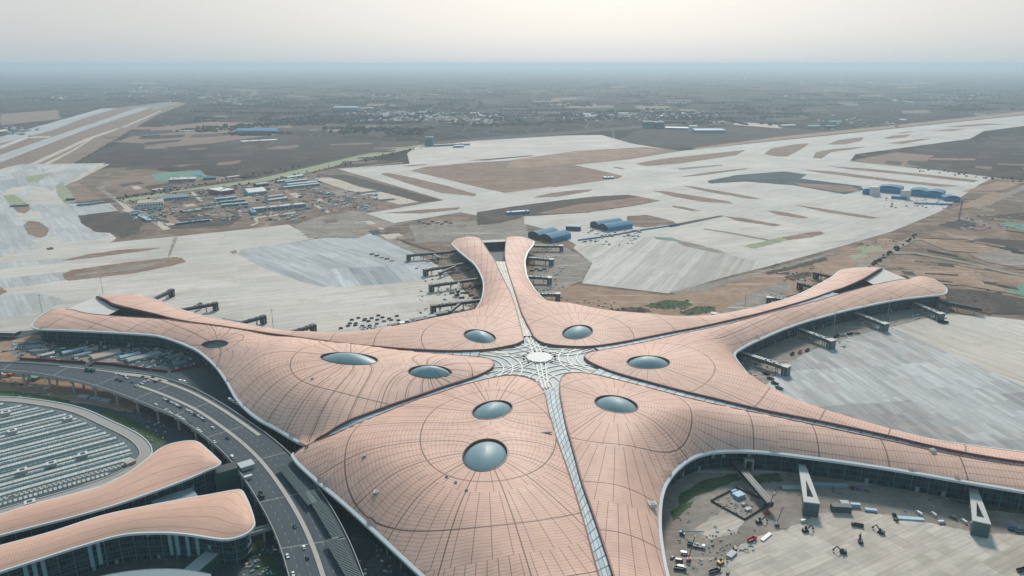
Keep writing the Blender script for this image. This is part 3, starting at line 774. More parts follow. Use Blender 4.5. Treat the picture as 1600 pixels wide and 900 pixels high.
sheet('taxiway', [(0, 228), (40, 213), (80, 213), (78, 215), (44, 216), (0, 233)], K['left'])
sheet('taxiway', [(222, 166.5), (268, 157.5), (280, 161), (245, 172)], G['gravel'], 4)
sheet('road', [(40, 259), (135, 216), (196, 196), (250, 173), (253, 173.5), (200, 197), (140, 218), (52, 259)], G['sand'], 0)
sheet('road', [(62, 259), (110, 236), (145, 214), (148, 215), (115, 236), (72, 259)], G['sand'], 0)
# --- canal-like road across the plain
sheet('verge', [(-100, 350), (0, 287), (130, 316), (300, 290), (400, 277), (470, 262), (560, 240), (630, 225), (760, 214), (900, 204), (1000, 196), (1100, 189), (1100, 191), (1000, 200), (900, 209), (760, 219), (650, 231), (570, 250), (480, 272), (420, 284), (310, 300), (130, 322)], G['dark'], 2)
sheet('road', [(185, 312), (300, 294), (400, 280), (475, 263), (560, 243), (640, 228.5), (660, 226), (668, 228), (640, 233), (570, 248), (485, 269), (415, 283), (330, 296), (190, 316)], G['palegreen'], 1.5)
sheet('road', [(760, 216), (900, 206), (1000, 198), (1000, 199), (900, 207.8), (760, 218)], G['asph'], 0)

# --- patchwork of fields fading into the distance
rp = random.Random(33)
for k in range(230):
    y = 113 + 92 * rp.random() ** 1.3; x = rp.uniform(-60, 1660)
    if (y > 150 and x < 330) or (y > 178 and x > 1230) or (y > 192 and x > 600): continue
    w = rp.uniform(12, 60); h = (0.6 + (y - 105) * 0.05) * rp.uniform(.6, 1.5); sl = rp.uniform(-.02, .03) * w
    sheet('field', [(x, y), (x + w * .3, y - sl), (x + w, y - sl * 2), (x + w * 1.05 + h * 2, y + h - sl), (x + w * .5, y + h), (x + h, y + h)], G[rp.choice(('scrub', 'scrub', 'dark', 'dark', 'woodfloor', 'woodfloor', 'woodfloor', 'works', 'soil'))], 0)
for k in range(110):
    x, y = (rp.uniform(110, 600), rp.uniform(196, 262)) if k % 3 else (rp.uniform(1380, 1680), rp.uniform(206, 274))
    w = rp.uniform(14, 80); h = rp.uniform(.8, 5); sl = w * rp.uniform(.0, .1) * (1 if k % 3 else -1)
    sheet('field', [(x, y), (x + w * .4, y - sl * .4), (x + w, y - sl), (x + w - h, y + h - sl), (x + w * .5, y + h * 1.2 - sl * .5), (x - h, y + h)], G[rp.choice(('scrub', 'dark', 'dark', 'woodfloor', 'works', 'soil'))], 2.5)
# --- left apron and taxiways
left = [(-150, 285), (0, 264), (30, 257), (165, 255), (150, 266), (115, 285), (97, 299), (103, 318), (172, 318), (184, 329), (122, 337), (128, 350), (150, 363), (172, 364), (182, 373), (172, 379), (260, 371), (350, 362), (450, 351), (472, 362), (492, 373), (425, 384), (512, 371), (562, 366), (587, 365), (612, 377), (640, 392), (690, 418), (740, 470), (700, 540), (400, 560), (100, 520), (-150, 545)]
sheet('apron', left, K['left'])
for q in ([(-150, 330), (0, 265), (30, 258), (150, 257), (125, 274), (95, 300), (60, 292), (40, 308), (25, 322), (75, 318), (120, 320), (175, 320), (180, 328), (122, 338), (128, 350), (150, 364), (168, 366), (178, 372), (100, 378), (0, 402), (-150, 430)],
          [(-50, 440), (100, 425), (105, 437), (40, 448), (-50, 455)], [(-50, 415), (60, 407), (100, 404), (100, 410), (0, 420), (-50, 425)],
          [(-80, 470), (60, 458), (110, 470), (60, 488), (-80, 510)]):
    sheet('apron_slab', q, K['leftblue'])
for q in ([(0, 266), (34, 262), (20, 270), (0, 272)], [(80, 263), (112, 260), (90, 269), (66, 270)], [(18, 294), (52, 289), (28, 303), (0, 306)], [(22, 334), (62, 330), (66, 341), (24, 344)], [(50, 374), (90, 369), (98, 384), (60, 386)]):
    sheet('apron_slab', q, K['left'])
sheet('apron_slab', [(380, 388), (425, 384), (512, 372), (562, 367), (587, 366), (612, 377), (640, 392), (680, 415), (600, 430), (505, 449), (470, 440), (415, 420), (370, 398)], K['blueR'])
sheet('apron_slab', [(514, 420), (655, 414), (665, 436), (600, 444), (520, 450)], K['stripeL'])
def gz(q):
    """height of the topmost ground sheet at q"""
    X, Y = np.array([q.x]), np.array([q.y])
    return max([l * 0.02 for (l, a, b, ar) in SH if a[0] < q.x < b[0] and a[1] < q.y < b[1] and inside(ar, X, Y)[0]], default=0.0)
def lens(pts, mat='soil', jit=1.2, name='soil_island'): return sheet(name, pts, G[mat], jit)
lens([(92, 408), (135, 398), (190, 390), (252, 387), (235, 391), (160, 401), (110, 407)])
lens([(97, 428), (112, 422), (200, 410), (270, 402), (284, 403), (291, 409), (268, 416), (205, 428), (108, 439), (101, 437)])
lens([(115, 430), (160, 422), (255, 408), (262, 411), (215, 421), (180, 425), (120, 432)], 'gravel', 1)
lens([(36, 352), (45, 345), (62, 347), (77, 358), (73, 368), (62, 372), (44, 366)])
lens([(40, 276), (66, 272), (80, 271), (60, 284), (42, 285)], 'palegreen')
lens([(4, 306), (22, 304), (40, 316), (47, 325), (40, 333), (25, 330)], 'palegreen')
lens([(20, 320), (42, 318), (48, 327), (38, 334), (26, 331)], 'soil')
lens([(-60, 455), (0, 448), (12, 456), (0, 462), (-60, 470)])
lens([(72, 388), (82, 386), (84, 390), (74, 391)], 'dark')
lens([(360, 393), (368, 391), (371, 395), (363, 397)], 'soil')
sheet('soil', [(88, 295), (118, 283), (135, 293), (158, 312), (120, 316), (100, 316)], G['soil'], 2)
sheet('soil', [(122, 337), (184, 330), (225, 345), (215, 365), (190, 372), (172, 364), (150, 362), (128, 350)], G['dark'], 3)
sheet('verge', [(86, 290), (97, 284), (110, 300), (120, 316), (100, 318), (90, 305)], G['palegreen'], 2)
sheet('road', [(265, 402), (278, 371), (272, 371), (262, 401)], G['gravel'], 1)
sheet('road', [(112, 283), (150, 262), (168, 256), (171, 257), (152, 266), (118, 284)], G['sand'], 0)
sheet('road', [(150, 293), (172, 285), (160, 296), (200, 318), (272, 356), (258, 360), (205, 330), (176, 312)], G['gravel'], 1)
for q in ([(180, 312), (200, 322), (210, 332), (203, 334)], [(247, 345), (268, 357), (255, 360), (246, 352)], [(186, 318), (198, 330), (202, 329), (192, 318)]): sheet('pavement', q, G['sand'], 0)
for q in ([(355, 376), (240, 352), (245, 350), (372, 353)],):
    pass
# --- works area in the middle distance
sheet('netting', [(218, 276), (250, 270), (312, 266), (332, 281), (240, 284)], G['net'], 2)
sheet('soil', [(170, 282), (235, 272), (250, 290), (185, 300)], G['soil'], 3)
sheet('soil', [(255, 338), (370, 330), (378, 340), (360, 352), (268, 358), (255, 350)], G['dark'], 3)
sheet('pavement', [(390, 352), (402, 348), (395, 341), (405, 338), (478, 329), (480, 331), (402, 341), (404, 349), (394, 353)], G['sand'], 0)
sheet('pavement', [(296, 300), (302, 300), (318, 314), (312, 315)], G['sand'], 0)
sheet('pavement', [(488, 320), (492, 319), (516, 331), (512, 333)], G['sand'], 0)
sheet('sand_field', [(489, 279), (520, 277), (560, 292), (600, 300), (657, 315), (624, 320), (560, 303), (520, 290)], G['sand'], 1)
sheet('verge', [(495, 273), (540, 273), (690, 313), (657, 316), (590, 298), (530, 281)], G['dark'], 2)
sheet('soil', [(500, 338), (560, 330), (620, 350), (560, 372), (480, 372), (460, 352)], G['gravel'], 3)
sheet('soil', [(455, 300), (500, 294), (560, 318), (520, 330), (470, 312)], G['works'], 3)
sheet('road', [(590, 362), (640, 384), (700, 404), (694, 408), (630, 389), (582, 366)], G['gravel'], 0)
sheet('road', [(596, 360), (645, 381), (700, 398), (700, 400), (640, 382.5), (592, 361)], G['dark'], 0)
sheet('soil', [(640, 352), (740, 345), (820, 345), (830, 375), (700, 378), (650, 380)], G['gravel'], 3)

# small plots, tracks and yards of the works area
for k in range(95):
    a, b = rp.choice((((185, 322), (260, 352)), ((250, 300), (340, 345)), ((330, 292), (480, 335)), ((430, 275), (600, 335)), ((170, 285), (260, 300)), ((480, 335), (620, 372))))
    f, g_ = rp.random(), rp.random(); x = a[0] + (b[0] - a[0]) * f; y = a[1] + (b[1] - a[1]) * (f * .6 + g_ * .4)
    w = rp.uniform(8, 34); h = rp.uniform(2, 7); s_ = w * rp.uniform(-.14, -.08); t_ = h * rp.uniform(1.2, 2.4)
    if rp.random() < .3: h *= .3; w *= 1.8; s_ *= 1.8
    sheet('site_plot_ground', [(x, y), (x + w, y + s_), (x + w + t_, y + s_ + h), (x + t_, y + h)], rp.choice((G['dark'], G['gravel'], G['orange'], G['asph'], G['asphdark'], G['works'], G['soil'], G['sand'])), 1.0)
# --- big right apron with its taxiways
right = [(528, 264), (640, 256), (636, 240), (650, 230), (744, 220), (880, 212), (940, 211), (985, 224), (1060, 236.5), (1219, 219.5), (1412, 199.5), (1600, 180), (1850, 154), (1850, 178), (1600, 197), (1537, 205), (1516, 217), (1397, 233), (1337, 241), (1328, 252), (1381, 258), (1470, 267), (1553, 278), (1531, 288), (1469, 331), (1394, 362), (1319, 384), (1250, 403), (1194, 418), (1130, 434), (1081, 449), (1044, 459), (909, 443), (925, 412), (896, 388), (900, 383), (866, 362), (819, 350), (819, 340), (760, 340), (720, 332), (616, 349), (590, 340), (572, 334), (694, 313)]
sheet('apron', right, K['taxi'])
sheet('apron_slab', [(640, 240), (744, 222), (935, 213), (975, 224), (900, 235), (728, 247), (640, 254)], K['left'])
sheet('apron_slab', [(909, 442), (934, 409), (898, 386), (960, 378), (1002, 371), (1050, 369), (1140, 398), (1200, 415), (1081, 448), (1044, 458)], K['mid'])
sheet('apron_slab', [(819, 340), (905, 333), (980, 322), (1060, 326), (1120, 335), (1060, 350), (990, 356), (940, 345), (870, 352), (819, 350)], K['left'])
sheet('apron_slab', [(1050, 365), (1130, 342), (1190, 336), (1240, 350), (1290, 364), (1350, 372), (1250, 402), (1180, 400), (1110, 385)], K['left'])
for q, m in (([(641, 267), (665, 261), (740, 254), (831, 249), (900, 241), (985, 231), (1010, 230), (1066, 236), (985, 249), (897, 258), (935, 266), (973, 275), (968, 279), (880, 291), (790, 302), (744, 292)], 'soil'),
             ([(800, 250), (900, 236), (985, 231), (1040, 234), (985, 247), (890, 256), (830, 262), (790, 262)], 'orange'),
             ([(594, 272), (605, 270), (650, 279), (700, 291), (745, 304), (741, 307), (690, 302), (640, 288)], 'soil'),
             ([(600, 333), (660, 328), (720, 324), (715, 328), (660, 334), (625, 334)], 'soil'),
             ([(625, 259.5), (662, 256.5), (670, 257.2), (640, 260.5)], 'soil'),
             ([(730, 251), (830, 243), (835, 244), (760, 251)], 'dark'),
             ([(832, 309), (860, 302), (900, 297), (928, 296), (918, 300), (870, 308)], 'soil'),
             ([(745, 332), (800, 323), (870, 314), (930, 307), (983, 304.5), (1032, 314), (985, 323), (912, 333), (819, 338.5), (780, 349), (745, 352)], 'dark'),
             ([(838, 334), (900, 320), (1000, 308), (1031, 314), (985, 322), (912, 332), (860, 335)], 'soil'),
             ([(992, 256), (1030, 249), (1120, 239), (1165, 234.5), (1150, 243), (1060, 256), (1010, 260)], 'soil'),
             ([(955, 261), (965, 261), (977, 264), (972, 265)], 'soil'),
             ([(1058, 263), (1130, 257), (1128, 259), (1065, 266)], 'gravel'),
             ([(1060, 277), (1110, 269), (1170, 262.5), (1165, 265), (1090, 275)], 'soil'),
             ([(1019, 298), (1040, 299), (1090, 307), (1140, 315), (1146, 319), (1100, 316), (1050, 307)], 'soil'),
             ([(1066, 290.5), (1085, 292), (1150, 303), (1192, 311), (1170, 311), (1100, 299)], 'soil'),
             ([(1049, 321), (1070, 324), (1096, 330), (1080, 330), (1052, 324)], 'soil'),
             ([(1104, 283), (1150, 274), (1225, 268), (1262, 273), (1250, 279), (1345, 291), (1350, 297), (1320, 304), (1240, 290), (1165, 284), (1110, 287)], 'asph'),
             ([(1240, 286), (1330, 291), (1345, 299), (1310, 300), (1250, 290)], 'soil'),
             ([(1250, 265), (1300, 268), (1400, 281), (1480, 289), (1504, 291), (1470, 292), (1380, 283), (1280, 270)], 'soil'),
             ([(1290, 259.5), (1360, 264), (1440, 272), (1530, 282), (1520, 285), (1430, 275), (1330, 265)], 'soil'),
             ([(1239, 320), (1270, 324), (1340, 335), (1377, 341), (1360, 342), (1290, 332)], 'soil'),
             ([(1197, 329), (1220, 331), (1265, 340), (1255, 342), (1215, 336)], 'soil'),
             ([(1132, 338), (1160, 341), (1222, 352), (1210, 354), (1150, 345)], 'soil'),
             ([(1193, 241), (1205, 232), (1240, 226), (1264, 224), (1258, 230), (1230, 245), (1215, 245)], 'soil'),
             ([(1270, 247), (1275, 238), (1300, 233), (1356, 229), (1330, 234), (1298, 238), (1284, 248)], 'soil'),
             ([(1293, 226), (1310, 219), (1350, 214), (1346, 220), (1320, 226)], 'soil'),
             ([(1380, 216), (1395, 212), (1424, 210), (1415, 215), (1390, 217)], 'soil'),
             ([(1385, 224), (1440, 217), (1456, 217), (1410, 225)], 'soil'), ([(1455, 205), (1480, 202), (1512, 201), (1490, 205)], 'soil'),
             ([(1475, 198), (1540, 193), (1570, 194), (1500, 199)], 'soil'), ([(1402, 207.5), (1425, 205), (1428, 206), (1408, 208.5)], 'soil'),
             ([(1160, 385), (1220, 371), (1262, 364), (1245, 372), (1180, 389)], 'palegreen'),
             ([(1222, 371), (1260, 364), (1282, 362), (1290, 365), (1270, 371), (1230, 376)], 'soil'),
             ([(1080, 232), (1219, 213.5), (1412, 194), (1600, 174), (1600, 179), (1412, 198.5), (1219, 218.5), (1090, 233)], 'orange'),
             ([(980, 338), (1010, 336), (1050, 345), (1057, 350), (1010, 356), (980, 353)], 'works')):
    lens(q, m, 1.6)
sheet('sand_strip', [(784, 302.5), (860, 292), (870, 293.5), (795, 304)], G['sand'], 0)
sheet('road', [(1040, 353), (1125, 337), (1132, 338), (1048, 356)], G['dark'], 0)
sheet('road', [(1100, 357), (1140, 363), (1220, 378), (1218, 380), (1130, 364), (1098, 359)], G['gravel'], 0)
sheet('verge', [(1048, 374), (1080, 380), (1120, 390), (1138, 396), (1122, 396), (1070, 385)], G['gravel'], 1.5)
sheet('verge', [(1020, 370), (1050, 372), (1065, 377), (1050, 377), (1025, 374)], G['net'], 1.5)
sheet('verge', [(1046, 457), (1110, 442), (1200, 421), (1300, 395), (1310, 395), (1200, 428), (1120, 449), (1060, 463)], G['gravel'], 2)
sheet('soil', [(850, 470), (870, 452), (905, 446), (1040, 462), (1110, 452), (1200, 425), (1300, 402), (1380, 372), (1420, 380), (1330, 420), (1280, 440), (1180, 490), (1000, 515), (900, 498)], G['orange'], 3)
sheet('gravel_strip', [(836, 398), (880, 385), (925, 410), (910, 440), (870, 455), (848, 466), (832, 440)], G['gravel'], 3)
sheet('soil_heap_ground', [(955, 488), (985, 480), (1015, 484), (1020, 490), (975, 493)], G['dark'], 2)
for q in ([(1004, 479), (1040, 469), (1075, 471), (1083, 478), (1040, 484)], [(1060, 490), (1090, 479), (1118, 480), (1120, 488), (1075, 494)]): sheet('grass_patch', q, G['grass'], 1.5)
sheet('grass_patch', [(980, 497), (1010, 489), (1030, 490), (1025, 500), (990, 503)], G['palegreen'], 1.5)
for q in ([(1195, 426), (1250, 413), (1290, 402), (1295, 407), (1240, 421), (1200, 430)], [(1225, 433), (1260, 425), (1275, 428), (1240, 440)], [(1215, 428), (1235, 425), (1232, 431)]): sheet('soil_patch', q, G['dark'], 2)
sheet('gravel_strip', [(1120, 492), (1180, 455), (1230, 440), (1240, 455), (1200, 476)], G['gravel'], 3)
# --- fields on the right
sheet('road', [(1310, 432), (1380, 392), (1430, 366), (1600, 290), (1700, 262), (1700, 268), (1600, 297), (1440, 370), (1390, 398), (1330, 436)], G['gravel'], 1)
for q, m in (([(1400, 372), (1500, 330), (1600, 310), (1750, 300), (1750, 400), (1600, 385), (1500, 374)], 'works'), ([(1465, 352), (1500, 343), (1530, 350), (1500, 360)], 'dark'),
             ([(1480, 385), (1540, 372), (1640, 380), (1640, 392), (1560, 390)], 'dark'), ([(1480, 330), (1540, 305), (1580, 300), (1540, 322)], 'orange'),
             ([(1500, 300), (1560, 284), (1600, 284), (1570, 298)], 'orange'), ([(1430, 372), (1520, 380), (1600, 396), (1600, 402), (1480, 392)], 'orange'),
             ([(1350, 420), (1400, 402), (1450, 408), (1600, 434), (1700, 445), (1700, 470), (1600, 462), (1470, 440), (1400, 432)], 'orange'),
             ([(1340, 386), (1375, 384), (1382, 392), (1350, 396)], 'palegreen'), ([(1325, 400), (1350, 396), (1358, 402), (1335, 408)], 'palegreen'),
             ([(1420, 398), (1500, 406), (1515, 408), (1505, 405), (1440, 396)], 'grass'),
             ([(1515, 398), (1560, 390), (1700, 400), (1700, 430), (1600, 420), (1540, 410)], 'gravel'),
             ([(1565, 455), (1610, 442), (1700, 450), (1700, 470), (1620, 468)], 'net'), ([(1475, 450), (1540, 455), (1640, 475), (1640, 492), (1540, 490), (1480, 478)], 'dark'),
             ([(1530, 340), (1600, 332), (1700, 340), (1700, 356), (1600, 352)], 'dark'), ([(1560, 350), (1620, 345), (1700, 352), (1700, 365), (1600, 362)], 'net')):
    sheet('field', q, G[m], 2.5)
sheet('road', [(1390, 393), (1430, 394), (1510, 409), (1600, 430), (1700, 448), (1700, 453), (1600, 434), (1505, 412), (1430, 397), (1380, 399)], G['gravel'], 0.8)
for k in range(60):
    x, y = rp.uniform(1330, 1640), 0; y = rp.uniform(max(300, 470 - (x - 1250) * .55), 445)
    w = rp.uniform(14, 60); h = rp.uniform(1.5, 6); s_ = w * rp.uniform(.05, .2)
    sheet('field', [(x, y), (x + w, y + s_), (x + w + h, y + s_ + h), (x + h * .5, y + h)], rp.choice((G['dark'], G['works'], G['orange'], G['soil'], G['gravel'], G['woodfloor'], G['soil'])), 1.5)
# --- apron right of the terminal
sheet('apron', [(1100, 560), (1240, 500), (1400, 460), (1480, 490), (1550, 494), (1700, 512), (1900, 560), (1900, 800), (1600, 760), (1300, 690), (1200, 640)], G['gravel'], 0)
sheet('apron_slab', [(1391, 512), (1440, 500), (1481, 492), (1552, 496), (1700, 514), (1900, 560), (1900, 800), (1700, 655)], K['rightc'])
sheet('apron_slab', [(1228, 570), (1260, 552), (1306, 535), (1350, 522), (1391, 512), (1500, 560), (1640, 624), (1900, 760), (1900, 820), (1600, 740), (1300, 670), (1240, 640), (1195, 604), (1212, 588)], K['rightg'])
# --- courtyard at lower right
sheet('yard', [(1010, 700), (1300, 700), (1700, 780), (1900, 860), (1900, 1300), (1000, 1300), (1000, 850)], G['gravel'], 0)
sheet('apron_slab', [(1105, 925), (1130, 880), (1157, 852), (1190, 838), (1228, 829), (1281, 803), (1330, 800), (1394, 807), (1450, 818), (1506, 830), (1600, 838), (1800, 862), (1800, 1200), (1050, 1200)], K['yard'], 0.8)
sheet('apron_slab', [(1085, 830), (1130, 795), (1165, 815), (1150, 835), (1110, 845)], K['yard'], 1.5)
for q in ([(1062, 772), (1100, 752), (1150, 742), (1160, 750), (1120, 764), (1085, 778), (1060, 800)], [(1170, 745), (1215, 740), (1225, 752), (1185, 758)], [(1048, 800), (1062, 790), (1085, 785), (1070, 800), (1052, 815)], [(1480, 782), (1560, 788), (1640, 800), (1640, 808), (1550, 800)]): sheet('grass_patch', q, G['grass'], 1.5)
# --- left forecourt
sheet('yard', [(-200, 540), (60, 515), (300, 520), (420, 600), (500, 690), (600, 800), (760, 1050), (300, 1300), (-400, 1100)], G['asph'], 0)
sheet('soil', [(-100, 560), (0, 535), (75, 520), (90, 535), (60, 560), (0, 566), (-100, 575)], G['orange'], 2)
sheet('soil', [(-100, 592), (0, 588), (60, 592), (150, 600), (235, 632), (205, 645), (110, 628), (0, 614), (-100, 612)], G['orange'], 2)
sheet('grass_patch', [(-50, 610), (30, 612), (110, 626), (100, 630), (40, 622), (-50, 618)], G['grass'], 1)
sheet('grass_patch', [(150, 640), (200, 652), (260, 690), (250, 700), (215, 676), (170, 655)], G['grass'], 1)
sheet('grass_patch', [(85, 536), (140, 532), (200, 538), (190, 545), (110, 545)], G['grass'], 1)
sheet('grass_patch', [(250, 535), (290, 545), (320, 560), (300, 566), (262, 550)], G['grass'], 1)
sheet('yard_pavement', [(110, 556), (160, 548), (205, 552), (190, 566), (130, 566)], G['gravel'], 1)
sheet('lawn', [(392, 850), (412, 842), (425, 870), (440, 915), (410, 930)], G['grass'], 0.6)
sheet('road', [(430, 800), (450, 850), (470, 960), (520, 960), (480, 840), (445, 790)], G['asphdark'], 0)
# ---------------------------------------------------------------- elevated road in front of the terminal
VZ = 15.0
ORD = ['first', 'second', 'third', 'fourth', 'fifth', 'sixth', 'seventh', 'eighth', 'ninth', 'tenth', 'eleventh', 'twelfth', 'thirteenth', 'fourteenth', 'fifteenth', 'sixteenth', 'seventeenth', 'eighteenth']
L_ = [(-180, 577), (-80, 576), (0, 579), (62, 585), (125, 597), (187, 616), (250, 641), (281, 655), (331, 692), (369, 732), (406, 789), (431, 839), (450, 898), (470, 985), (480, 1060)]
R_ = [(-180, 566), (-80, 564), (0, 566), (62, 569), (134, 575), (187, 581), (244, 588), (300, 606), (345, 630), (388, 658), (424, 684), (456, 712), (490, 752), (522, 800), (548, 850), (568, 900), (600, 985), (620, 1060)]
pl_ = smooth_line([P(x, y, VZ) for x, y in L_], step=5); pr_ = smooth_line([P(x, y, VZ) for x, y in R_], step=5)
NV = 160
va, vb = resample(pl_, NV), resample(pr_, NV)
def road_mat():
    t = NT('viaduct_asphalt'); uv = t.n('ShaderNodeUVMap'); uv.uv_map = 'UVMap'; u, v, _ = t.xyz(uv.outputs[0]); p = t.pos()
    n1 = t.noise(p, 0.03, 5, 0.65); n2 = t.noise(p, 0.4, 4, 0.7)
    ci = t.n('ShaderNodeCombineXYZ'); t.put(ci.inputs[0], t.M('MULTIPLY', u, 0.01)); t.put(ci.inputs[1], t.M('MULTIPLY', v, 22.0))
    n3 = t.noise(ci.outputs[0], 1.0, 4, 0.7)
    c = t.mix(n1, (0.048, 0.068, 0.08), (0.078, 0.10, 0.113))
    c = t.V('SCALE', c, t.M('MULTIPLY', t.M('MULTIPLY_ADD', n2, 0.4, 0.8), t.M('MULTIPLY_ADD', n3, 0.8, 0.6)))
    j = t.M('LESS_THAN', t.M('FRACT', t.M('DIVIDE', u, 62.0)), 0.012)
    c = t.mix(j, c, (0.30, 0.30, 0.29))
    return t.done(c, 0.85, 0, 0.25)
M_road = road_mat(); M_conc = paint('viaduct_concrete', (0.36, 0.36, 0.35), 0.85, 0, 0.2, 0.08)
M_kerb = paint('pale_kerb', (0.40, 0.37, 0.33), 0.85, 0, 0.12, 0.1); M_mark = paint('road_marking', (0.30, 0.31, 0.31), 0.7)
vo = va[NV // 2].copy(); vo.z = 0
via = tag(empty('elevated_road', vo), 'long curving dark asphalt viaduct on concrete pillars along the terminal front', 'viaduct')
deck = MB(); L = 0
for i in range(NV - 1):
    l = (va[i + 1] - va[i]).length
    for k in range(6):
        f, g_ = k / 6, (k + 1) / 6
        deck.face([va[i].lerp(vb[i], f), va[i + 1].lerp(vb[i + 1], f), va[i + 1].lerp(vb[i + 1], g_), va[i].lerp(vb[i], g_)][::-1], M_road, [(L, f), (L + l, f), (L + l, g_), (L, g_)][::-1])
    L += l
D = Vector((0, 0, -2.0))
deck.grid([[p for p in va], [p + D for p in va]], M_conc); deck.grid([[p + D for p in va], [p + D for p in vb]], M_conc); deck.grid([[p + D for p in vb], [p for p in vb]], M_conc)
deck.build('deck', via, True)
def ribbon(lineA, lineB, f, w, h, mat, name, i0=0, i1=NV, parent=via, dz=0.0):
    mb = MB(); rows = [[], [], [], []]
    for i in range(i0, i1):
        a, b = lineA[i], lineB[i]; d = (b - a); W_ = d.length; d = d.normalized()
        c = a + d * (f * W_ if f <= 1 else f)
        lo, hi = c - d * w / 2, c + d * w / 2
        for r_, q, z in zip(rows, (lo, lo, hi, hi), (0, h, h, 0)): r_.append(Vector((q.x, q.y, q.z + z + dz)))
    mb.grid(rows, mat); return mb.build(name, parent, True)
ribbon(va, vb, 0.006, 0.5, 1.2, M_conc, 'parapet'); ribbon(va, vb, 0.994, 0.5, 1.2, M_conc, 'parapet')
med = ribbon(va, vb, 0.46, 3.0, 0.35, M_kerb, 'median_kerb', 62, NV, dz=0.01)
ribbon(va, vb, 0.86, 3.2, 0.35, M_kerb, 'side_kerb', 52, 100, dz=0.01)
ribbon(va, vb, 0.93, 2.4, 0.35, M_kerb, 'side_kerb', 38, 66, dz=0.01)
for f, i0, i1 in ((0.15, 0, NV), (0.30, 40, NV), (0.62, 66, NV), (0.75, 74, NV), (0.5, 0, 58)):
    mb = MB()
    for i in range(i0, i1 - 1, 2):
        a = va[i].lerp(vb[i], f); b = va[i + 1].lerp(vb[i + 1], f); b = a.lerp(b, 0.8)
        s_ = (vb[i] - va[i]).normalized() * 0.11
        z = Vector((0, 0, 0.02)); mb.face([a - s_ + z, a + s_ + z, b + s_ + z, b - s_ + z], M_mark)
    mb.build('lane_marking', via, True)
for i in range(4, NV, 7):
    for f in (0.06, 0.45):
        q = va[i].lerp(vb[i], f); mb = MB()
        poly = [(q.x + 1.1 * math.cos(math.pi * k / 5), q.y + 1.1 * math.sin(math.pi * k / 5)) for k in range(10)]
        mb.prism(poly, 0, 11.6, M_conc)
        d = (vb[i] - va[i]).normalized()
        mb.bar(q - d * 3 + Vector((0, 0, -2.8)), q + d * 4 + Vector((0, 0, -2.8)), 1.8, 1.7, M_conc)
        mb.build('pillar', via, True)
# slatted canopies beside the carriageway
M_slat = paint('canopy_slat', (0.14, 0.19, 0.20), 0.5, 0.2); M_cdark = paint('canopy_glass_dark', (0.03, 0.065, 0.072), 0.25)
for (x1, y1, x2, y2, w, lab) in ((440, 727, 488, 786, 7, 'dark slatted canopy over the kerb, farthest up the road of three'), (484, 768, 528, 840, 7, 'dark slatted canopy beside the road, middle one of three'), (518, 842, 556, 905, 9, 'dark slatted canopy beside the road, nearest of three')):
    a, b = P(x1, y1, VZ + 4), P(x2, y2, VZ + 4); n = int((b - a).length / 1.6); d = (b - a).normalized(); s_ = Vector((-d.y, d.x, 0)) * w / 2
    t = tag(empty('slatted_canopy', ((a.x + b.x) / 2, (a.y + b.y) / 2, VZ)), lab, 'canopy', 'slatted canopies along the elevated road')
    mb = MB()
    for k in range(n + 1):
        q = a.lerp(b, k / n); mb.bar(q - s_, q + s_, 0.45, 0.5, M_slat)
    mb.build('slat_panel', t, True)
    mb = MB(); mb.bar(a - s_ * .9 - Vector((0, 0, .6)), b - s_ * .9 - Vector((0, 0, .6)), 0.5, 0.6, M_slat); mb.bar(a + s_ * .9 - Vector((0, 0, .6)), b + s_ * .9 - Vector((0, 0, .6)), 0.5, 0.6, M_slat)
    mb.face([a - s_ * .85 - Vector((0, 0, 1)), a + s_ * .85 - Vector((0, 0, 1)), b + s_ * .85 - Vector((0, 0, 1)), b - s_ * .85 - Vector((0, 0, 1))], M_cdark)
    mb.build('frame', t, True)
    for k in (0, n // 2, n):
        q = a.lerp(b, k / n); mp = MB(); mp.bar((q.x, q.y, VZ), (q.x, q.y, VZ + 3.4), 0.5, 0.5, M_slat); mp.build('post', t, True)

# ---------------------------------------------------------------- vehicles
M_glass = paint('car_glass', (0.02, 0.03, 0.035), 0.15); M_tyre = paint('tyre', (0.02, 0.02, 0.02), 0.9)
CARC = {'white': (0.78, 0.79, 0.79), 'black': (0.02, 0.022, 0.025), 'silver': (0.45, 0.47, 0.48), 'grey': (0.16, 0.17, 0.18), 'red': (0.42, 0.05, 0.04), 'blue': (0.05, 0.16, 0.32), 'yellow': (0.62, 0.36, 0.06), 'green': (0.05, 0.20, 0.14), 'orange': (0.55, 0.2, 0.05), 'dark': (0.035, 0.055, 0.06)}
def wheels(mb, l, w, r_=0.34, n=2):
    for sx in ([-0.31, 0.31] if n == 2 else [-0.33, -0.18, 0.34]):
        for sy in (-1, 1):
            c = Vector((sx * l, sy * (w / 2 - 0.08), r_)); rows = []
            for o_ in (-0.12, 0.12): rows.append([c + Vector((r_ * math.cos(2 * math.pi * j / 10), o_, r_ * math.sin(2 * math.pi * j / 10))) for j in range(10)])
            mb.grid(rows, M_tyre, True); mb.face(rows[0], M_tyre); mb.face(rows[1][::-1], M_tyre)
def prof(mb, pts, w0, w1, zmid, body, glass=None, glassfaces=()):
    """extrude a side profile (x,z); narrower (w1) above zmid"""
    def y(z): return (w0 if z <= zmid else w1) / 2
    a = [Vector((x, -y(z), z)) for x, z in pts]; b = [Vector((x, y(z), z)) for x, z in pts]; n = len(pts)
    for i in range(n):
        j = (i + 1) % n
        mb.face([a[i], b[i], b[j], a[j]][::-1], glass if i in glassfaces else body)
    mb.face(a, body); mb.face(b[::-1], body)
